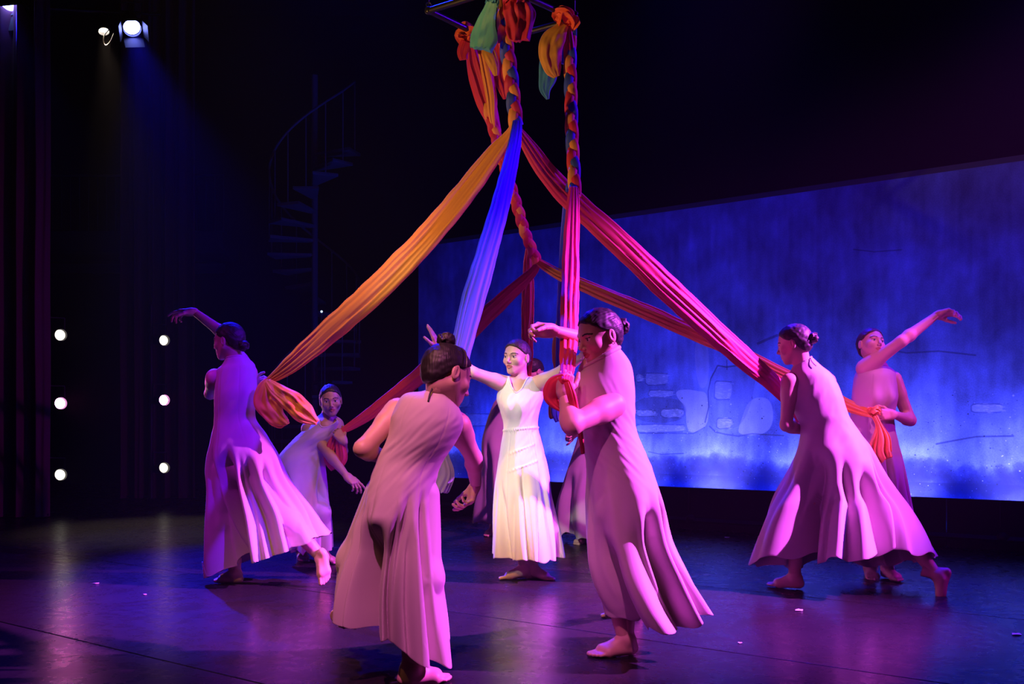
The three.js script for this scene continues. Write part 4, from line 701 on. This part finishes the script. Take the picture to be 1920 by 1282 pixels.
person({   // crouching behind, smiling
  label: 'smiling dancer bending forward at the back left, facing the viewer, one arm reaching down', d: 7.4, head: [620, 751, 0], face: [0.20, -0.12, 0.97], up: [-0.07, 1, 0.1], bun: [0, -0.02, -0.112], bunR: 0.034, smile: 1, gaze: 0, skin: [0.50, 0.29, 0.21], hair: [0.014, 0.010, 0.010],
  neckBase: [611, 789, 0.05], chest: [596, 808, 0.06], pelvis: [562, 866, 0.12], chestFill: [[611, 803, 0.0, 0.075]],
  arms: [
    { sh: [580, 804, 0.0], el: [617, 851, -0.12], wr: [649, 891, -0.17], hand: { dir: [0.72, -0.55, 0.15], palm: [-0.3, -0.6, -0.5], curl: [0.15, 0.3, 0.35, 0.42], spread: 0.12 } },
    { left: true, sh: [630, 797, 0.06], el: [641, 850, 0.04], wr: [645, 828, -0.14], hand: { dir: [-0.55, 0.75, 0.05], palm: [-0.3, -0.2, -0.9], curl: GRIP } }],
  legs: [{ left: true, hip: [572, 880, 0.1], kn: [600, 960, -0.08], an: [606, 1034, 0], foot: [0.65, 0, 0.6] }, { hip: [552, 880, 0.14], kn: [556, 965, 0.1], an: [566, 1030, 0.2], foot: [0.3, 0, 0.9] }],
  dressMat: mauve, dress: { bust: [[0.9, 0.16, 0.018], [1.5, 0.16, 0.018]], seed: 9, hip: 0.36, folds: 13, amp: 0.026, rings: [
    [[598, 786], [630, 786], 0.060], [[590, 791], [635, 791], 0.082], [[573, 803], [631, 803], 0.100], [[556, 818], [622, 824], 0.110], [[540, 834], [613, 846], 0.118], [[523, 856], [610, 866], 0.140], [[521, 882], [611, 892], 0.155], [[530, 930], [614, 932], 0.19], [[541, 985], [617, 985], 0.22], [[548, 1033], [617, 1031], 0.24]],
    neck: (t) => { let a = t - 1.25; return 0.075 * Math.exp(-a * a / 0.5); } } });

person({   // near left, back to the viewer
  label: 'large dancer at front left seen from behind, bending forward, dark hair in a top bun', d: 3.9, head: [838, 704, 0], face: [0.72, -0.40, -0.52], up: [0.10, 0.95, -0.25], bun: [0, 0.126, -0.050], bunR: 0.035, fine: 0.0030, girth: 0.92, skin: [0.56, 0.34, 0.25], hair: [0.012, 0.009, 0.010], headScale: 1.02,
  neckBase: [822, 756, 0.04], chest: [796, 804, 0.04], pelvis: [755, 905, 0.02],
  arms: [
    { sh: [857, 798, 0.06], el: [888, 858, 0.22], wr: [892, 908, 0.40], hand: { dir: [-0.30, -0.95, 0.1], palm: [-0.85, 0.2, 0.35], curl: [0.30, 0.48, 0.55, 0.62], thumb: [0.45, 0.8, 0.45], scale: 0.92 } },
    { left: true, sh: [746, 772, 0.08], el: [680, 841, -0.05], wr: [730, 862, 0.20], hand: { dir: [0.9, 0.05, 0.35], palm: [0, 0.3, -0.9], curl: GRIP } }],
  legs: [{ hip: [778, 930, 0], kn: [794, 1085, -0.04], an: [773, 1247, 0], foot: [0.72, 0, -0.35] }, { left: true, hip: [728, 930, 0.04], kn: [668, 1050, 0.16], an: [650, 1140, 0.42], foot: [-0.25, -0.72, -0.4], footUp: [0, 0.4, 1] }],
  dressMat: mauve, dress: { seed: 14, crease: 1.2, hip: 0.40, folds: 15, amp: 0.030, nv: 180, nt: 230, slant: 3.4, rings: [
    [[811, 724], [846, 746], 0.058], [[792, 733], [858, 760], 0.078], [[756, 740], [868, 784], 0.110], [[736, 776], [866, 806], 0.130], [[727, 820], [853, 832], 0.132], [[707, 862], [829, 868], 0.122], [[693, 905], [816, 905], 0.140], [[679, 950], [814, 950], 0.160], [[656, 1000], [818, 1000], 0.18, 0.22], [[628, 1065], [826, 1065], 0.20, 0.28], [[612, 1115], [834, 1132], 0.21, 0.32], [[602, 1163], [847, 1240], 0.22, 0.36]],
    grooves: [[2.00, 0.42, 0.30, 0.50, 0.12], [2.72, 0.13, 0.11, 0.42, 0.05], [1.42, 0.10, 0.11, 0.44, 0.0], [1.05, 0.08, 0.06, 0.5, 0]], seams: [0.95, 2.25], hem: (t) => 0.035 * Math.exp(-((t - 2.0) ** 2) / 0.4) - 0.015 * Math.exp(-((t - 0.5) ** 2) / 0.2) },
  dressExtras: [trim('zip', [[812, 725, -0.062], [806, 738, -0.085], [803, 752, -0.105]], 0.0035, zip, 'open dark zip at the nape')],
  extras: [(o, hair, h) => { const g = new THREE.TorusGeometry(0.0895, 0.0035, 8, 60, Math.PI); g.scale(1, 1.08, 1); g.rotateX(-0.15); g.scale(h.hs, h.hs, h.hs); g.translate(0, 0.026, 0.018); placed(g, h.hc, h.X, h.Y, h.Z); g.translate(-h.base.x, 0, -h.base.z); part(hair, 'hair_band', g, std({ color: lin(0.05, 0.03, 0.04), roughness: 0.3 })); }] });

person({   // centre, in white
  label: 'dancer in a long white dress standing in the centre with both arms spread', d: 6.6, head: [969, 670, 0], face: [-0.56, -0.03, 0.83], up: [0.03, 1, 0], bun: [0, -0.02, -0.110], bunR: 0.030, fine: 0.0021, skin: [0.66, 0.43, 0.34], hair: [0.035, 0.018, 0.012], gaze: -0.2, headScale: 1.0,
  neckBase: [975, 716, 0.01], chest: [975, 768, 0.01], pelvis: [980, 850, 0], chestFill: [[974, 738, -0.012, 0.078]],
  arms: [
    { sh: [947, 721, 0.0], el: [886, 698, -0.13], wr: [823, 657, -0.10], hand: { dir: [-0.30, 0.95, 0.0], palm: [-0.85, -0.3, -0.35], curl: [0.06, 0.08, 0.10, 0.14], thumb: [0.6, 0.75, 0.25], spread: 0.03 } },
    { left: true, sh: [1005, 722, 0.0], el: [1056, 694, -0.10], wr: [1092, 668, -0.16], hand: { dir: [0.45, 0.88, 0.0], palm: [0.8, -0.3, 0.3], curl: SOFT } }],
  legs: [{ hip: [970, 880, 0], kn: [975, 975, 0], an: [982, 1063, 0], foot: [-0.93, 0, 0.18] }, { left: true, hip: [990, 880, 0], kn: [995, 975, 0], an: [999, 1063, 0.02], foot: [0.80, 0, 0.42] }],
  dressMat: ivory, dress: { bust: [[1.45, 0.165, 0.024], [2.15, 0.165, 0.024]], seed: 20, hip: 0.44, folds: 22, amp: 0.020, hemNoise: 0.012, nv: 180, nt: 230, rings: [
    [[949, 707], [1000, 709], 0.062], [[941, 714], [1009, 716], 0.088], [[931, 745], [1019, 742], 0.112], [[938, 772], [1012, 769], 0.116], [[944, 802], [1009, 799], 0.104], [[938, 842], [1018, 838], 0.13], [[932, 895], [1030, 890], 0.165], [[928, 975], [1042, 975], 0.215], [[926, 1042], [1051, 1046], 0.25]],
    neck: (t) => { const a = t - 1.72; return 0.088 * Math.exp(-a * a / 0.16); }, seams: [1.1, 2.5],
    detail: (t, v, half) => { let r = 0; const line = (v0, sl, h, all) => { const q = v - (v0 + sl * Math.cos(t)); if (Math.sin(t) > 0 && (all || Math.abs(Math.cos(t) - 0.02) < 0.62) && Math.abs(q) < 0.03) r += h * Math.exp(-(q * q) / 0.00002) + (q > 0 && q < 0.03 ? 0.003 * Math.sin(t * 46) * Math.exp(-q * 90) : 0); }; line(0.285, -0.004, 0.006, true); line(0.395, -0.038, 0.005); line(0.49, -0.042, 0.005); if (Math.sin(t) > 0 && v > 0.30 && v < 0.9) for (const e of [-0.6, 0.64]) r -= 0.004 * Math.exp(-(((Math.cos(t) - e) * half) ** 2) / 0.00002); return r; } } });

person({   // near right
  label: 'large dancer at front right facing left and down, one hand raised before the red silk', d: 4.41, head: [1124, 631, 0], face: [-0.84, -0.26, 0.46], up: [-0.16, 1, 0.05], bun: [0, 0.018, -0.122], bunR: 0.036, fine: 0.0022, smile: 1, skin: [0.54, 0.32, 0.24], hair: [0.012, 0.009, 0.010], headScale: 1.03, girth: 1.1,
  neckBase: [1136, 706, 0.02], chest: [1132, 768, 0.02], pelvis: [1150, 880, 0],
  arms: [
    { left: true, sh: [1147, 760, -0.09], el: [1072, 797, -0.26], wr: [1058, 744, -0.18], hand: { dir: [0.05, 0.95, 0.1], palm: [-0.2, 0.1, -0.95], curl: GRIP } },
    { sh: [1100, 722, 0.16], el: [1122, 645, 0.32], wr: [1040, 620, 0.16], hand: { dir: [-0.96, 0.05, 0.2], palm: [-0.1, -0.55, 0.8], curl: [0.5, 0.52, 0.5, 0.5], thumb: [0.35, 0.75, 0.75], thumbTip: [-0.1, 0.8, 0.6] } }],
  legs: [{ left: true, hip: [1150, 910, -0.05], kn: [1138, 1045, 0.0], an: [1172, 1195, 0], foot: [-0.92, 0, 0.30] }, { hip: [1160, 910, 0.1], kn: [1128, 1030, 0.35], an: [1184, 1128, 0.9], foot: [-0.95, 0, 0.12] }],
  dressMat: mauve, extras: [earring(1), earring(-1)], dress: { seed: 31, crease: 0.8, collar: 0.011, hip: 0.40, folds: 11, amp: 0.034, nv: 180, nt: 230, slant: -3.0, rings: [
    [[1097, 689], [1161, 652], 0.066], [[1081, 706], [1182, 681], 0.092], [[1071, 727], [1190, 722], 0.122], [[1069, 756], [1191, 766], 0.132], [[1083, 802], [1191, 797], 0.124], [[1093, 837], [1202, 832], 0.124], [[1101, 880], [1224, 880], 0.148], [[1101, 950], [1252, 950], 0.20], [[1097, 1012], [1268, 1016], 0.24], [[1102, 1068], [1298, 1078], 0.28], [[1125, 1126], [1320, 1120], 0.31], [[1152, 1168], [1338, 1152], 0.33]],
    grooves: [[0.66, 0.11, 0.20, 0.47, -0.05], [1.22, 0.12, 0.20, 0.52, -0.1], [2.3, 0.22, 0.16, 0.64, 0.1]], hem: (t) => 0.02 * Math.sin(t * 2 + 2) } });

person({   // right, back turned
  label: 'dancer at right with her back turned in a wide lunge, low bun at the nape', d: 6.2, head: [1489, 645, 0], face: [-0.82, -0.22, -0.50], up: [-0.08, 1, -0.05], bun: [0, 0.008, -0.118], bunR: 0.034, hair: [0.018, 0.011, 0.010], headScale: 1.02,
  neckBase: [1506, 694, 0.01], chest: [1528, 744, 0], pelvis: [1560, 842, 0],
  arms: [
    { left: true, sh: [1482, 716, -0.02], el: [1474, 797, -0.04], wr: [1516, 810, 0.20], hand: { dir: [0.8, 0.2, 0.4], palm: [0, 0.3, -0.9], curl: GRIP } },
    { sh: [1550, 716, 0.1], el: [1552, 780, 0.22], wr: [1520, 798, 0.36], hand: { dir: [-0.9, 0.1, 0.2], palm: [0, 0.2, -0.9], curl: GRIP } }],
  legs: [{ left: true, hip: [1540, 870, 0], kn: [1498, 970, -0.05], an: [1489, 1079, 0], foot: [-0.88, 0, -0.42] }, { hip: [1585, 870, 0], kn: [1668, 965, -0.06], an: [1756, 1078, -0.22], foot: [-0.30, -0.90, 0.05], footUp: [-0.8, 0.3, -0.4], toe: 0.5 }],
  dressMat: mauve, dress: { seed: 47, hip: 0.42, folds: 15, amp: 0.042, rings: [
    [[1489, 684], [1522, 669], 0.056], [[1482, 698], [1539, 685], 0.080], [[1484, 712], [1560, 704], 0.110], [[1484, 745], [1578, 740], 0.126], [[1491, 776], [1590, 778], 0.122], [[1502, 801], [1606, 803], 0.118], [[1496, 846], [1630, 838], 0.150], [[1476, 895], [1652, 885], 0.20], [[1446, 950], [1686, 945], 0.28, 0.20], [[1426, 1010], [1722, 1008, -0.12], 0.33, 0.22], [[1411, 1066], [1748, 1054, -0.2], 0.38, 0.23]],
    grooves: [[2.15, 0.30, 0.33, 0.42, 0.05], [1.12, 0.17, 0.24, 0.50, -0.1], [0.72, 0.11, 0.15, 0.52, -0.05], [1.55, 0.09, 0.11, 0.46, 0]], seams: [], hem: (t) => 0.02 * Math.sin(t * 3) + 0.01 },
  dressExtras: [trim('zip', [[1519, 671, -0.05], [1523, 679, -0.075], [1530, 686, -0.09]], 0.003, zip)] });

person({   // far right, arm out
  label: 'dancer at far right facing the viewer with one arm stretched up across her face', d: 6.6, head: [1633, 647, 0.02], face: [0.28, 0.28, 0.92], up: [0.10, 1, -0.28], bun: [0, -0.02, -0.112], smile: 0.6, skin: [0.66, 0.42, 0.33], hair: [0.05, 0.026, 0.016], headScale: 0.97,
  neckBase: [1649, 692, 0.02], chest: [1641, 742, 0.01], pelvis: [1640, 850, 0],
  arms: [
    { sh: [1622, 690, -0.02], el: [1690, 640, -0.16], wr: [1756, 591, -0.10], hand: { dir: [0.92, 0.22, 0.1], palm: [0.15, -0.7, 0.6], curl: [0.35, 0.42, 0.5, 0.55], thumb: [0.5, 0.8, 0.5] } },
    { left: true, sh: [1674, 712, 0.0], el: [1707, 788, 0.03], wr: [1676, 777, -0.15], hand: { dir: [-0.9, 0.0, 0.25], palm: [0.1, -0.2, -0.9], curl: GRIP } }],
  legs: [{ left: true, hip: [1650, 880, 0], kn: [1660, 975, 0], an: [1664, 1062, 0], foot: [0.18, 0, 0.98] }, { hip: [1628, 880, 0], kn: [1630, 975, 0.02], an: [1632, 1062, 0.1], foot: [-0.2, 0, 0.98] }],
  dressMat: mauve, dress: { bust: [[1.15, 0.175, 0.026], [1.85, 0.175, 0.026]], seed: 53, hip: 0.38, folds: 14, amp: 0.028, rings: [
    [[1633, 685], [1664, 687], 0.056], [[1613, 691], [1677, 696], 0.084], [[1603, 706], [1680, 711], 0.110], [[1598, 745], [1682, 745], 0.120], [[1594, 785], [1676, 785], 0.10], [[1592, 825], [1680, 822], 0.13], [[1590, 885], [1692, 885], 0.17], [[1588, 950], [1701, 950], 0.215], [[1585, 1046], [1710, 1046], 0.25]], seams: [1.1, 2.0],
    grooves: [[1.35, 0.06, 0.012, 0.06, 0.1]] } });

person({   // behind the centre, bent
  label: 'dancer in mauve bending low behind the dancer in white, face hidden', d: 9.2, head: [1001, 697, 0.05], face: [0.5, -0.5, -0.5], up: [0.3, 0.9, -0.3], bun: [0, -0.02, -0.11], fine: 0.004, hair: [0.014, 0.010, 0.010],
  neckBase: [988, 720, 0.06], chest: [964, 752, 0.02], pelvis: [925, 832, 0],
  arms: [{ left: true, sh: [968, 742, -0.1], el: [980, 772, -0.2], wr: [988, 726, -0.24], hand: { dir: [0.05, 1, 0], palm: [0, 0, -1], curl: GRIP } }, { sh: [992, 735, 0.12], el: [1000, 775, 0.15], wr: [985, 800, 0.1], hand: { dir: [-0.5, -0.8, 0], palm: [0, 0, -1], curl: SOFT } }],
  legs: [{ hip: [925, 860, 0], kn: [928, 930, -0.05], an: [926, 985, 0], foot: [-0.45, -0.1, 0.8] }, { left: true, hip: [938, 860, 0.05], kn: [955, 930, 0], an: [955, 987, 0.1], foot: [0.3, 0, 0.9] }],
  dressMat: mauve, dress: { seed: 61, nv: 90, nt: 120, hip: 0.42, folds: 12, amp: 0.034, rings: [
    [[978, 712], [996, 720], 0.06], [[964, 722], [1000, 731], 0.088], [[946, 736], [994, 756], 0.11], [[928, 752], [978, 776], 0.112], [[914, 786], [965, 800], 0.112], [[904, 825], [955, 836], 0.13], [[903, 870], [965, 870], 0.15], [[900, 930], [972, 930], 0.19], [[896, 984], [978, 988], 0.23]] } });

person({   // behind the near right dancer
  label: 'dancer in mauve half hidden behind the large front right dancer, skirt and one fist showing', d: 8.6, head: [1135, 706, 0.05], face: [-0.7, -0.3, 0.6], up: [0, 1, 0], bun: [0, -0.02, -0.11], fine: 0.004,
  neckBase: [1130, 738, 0.03], chest: [1122, 775, 0], pelvis: [1114, 858, 0],
  arms: [{ left: true, sh: [1140, 752, -0.05], el: [1128, 800, -0.2], wr: [1082, 812, -0.18], hand: { dir: [-0.95, -0.15, 0.1], palm: [0.1, -0.6, 0.7], curl: GRIP } }, { sh: [1104, 752, 0.05], el: [1080, 800, 0.0], wr: [1056, 755, -0.05], hand: { dir: [-0.4, 0.9, 0], palm: [0, 0, -1], curl: GRIP } }],
  legs: [{ hip: [1105, 880, 0], kn: [1095, 945, -0.05], an: [1092, 1002, 0], foot: [-0.4, 0, 0.9] }, { left: true, hip: [1125, 880, 0], kn: [1130, 945, 0], an: [1130, 1002, 0.1], foot: [0.2, 0, 0.9] }],
  dressMat: mauve, dress: { seed: 67, nv: 90, nt: 120, hip: 0.40, folds: 12, amp: 0.030, rings: [
    [[1120, 726], [1143, 724], 0.06], [[1104, 740], [1156, 736], 0.09], [[1096, 765], [1158, 760], 0.11], [[1086, 800], [1154, 798], 0.10], [[1080, 830], [1155, 830], 0.12], [[1062, 886], [1156, 885], 0.16], [[1045, 935], [1158, 935], 0.20], [[1039, 980], [1160, 985], 0.235], [[1041, 1003], [1160, 1008], 0.245]] } });

// ---------------------------------------------------------------- scraps on the floor
{
  const scrapMat = std({ color: lin(0.7, 0.68, 0.66), roughness: 0.8 });
  [[1388, 1206, 9, 'small crumpled paper scrap on the floor right of the front right dancer'], [1498, 1145, 15, 'thin torn paper scrap on the floor below the lunging dancer'], [180, 1094, 13, 'thin paper scrap on the dark floor at left, the left one of two'], [272, 1115, 7, 'small paper scrap on the dark floor at left, the right one of two'], [1364, 1008, 10, 'tiny paper scrap at the far edge of the blue floor'], [1906, 1190, 18, 'thin paper scrap on the floor at the right edge of the picture']].forEach(([px, py, w, label], i) => {
    const d = EYE * F / (py - HORIZON), c = at(px, py, d), R = rng(90 + i), s = new THREE.Shape(), n = 9, ww = w * d / F / 2;
    for (let k = 0; k < n; k++) { const a = k / n * 6.283, r = ww * (0.7 + 0.5 * R()); k ? s.lineTo(r * Math.cos(a), r * Math.sin(a) * 0.8) : s.moveTo(r, 0); }
    const g = new THREE.ExtrudeGeometry(s, { depth: 0.002, bevelEnabled: false, steps: 1 }); g.rotateX(-Math.PI / 2); const p = g.attributes.position; for (let k = 0; k < p.count; k++) p.setY(k, p.getY(k) + 0.006 * Math.abs(noise3(p.getX(k) * 60, p.getZ(k) * 60, i))); g.computeVertexNormals();
    const m = new THREE.Mesh(g, scrapMat); m.name = numbered('paper_scrap'); m.position.set(c.x, 0.001, c.z); m.castShadow = m.receiveShadow = true; scene.add(m); tag(m, label, 'paper', 'paper scraps on the floor');
  });
}
renderer.render(scene, camera);
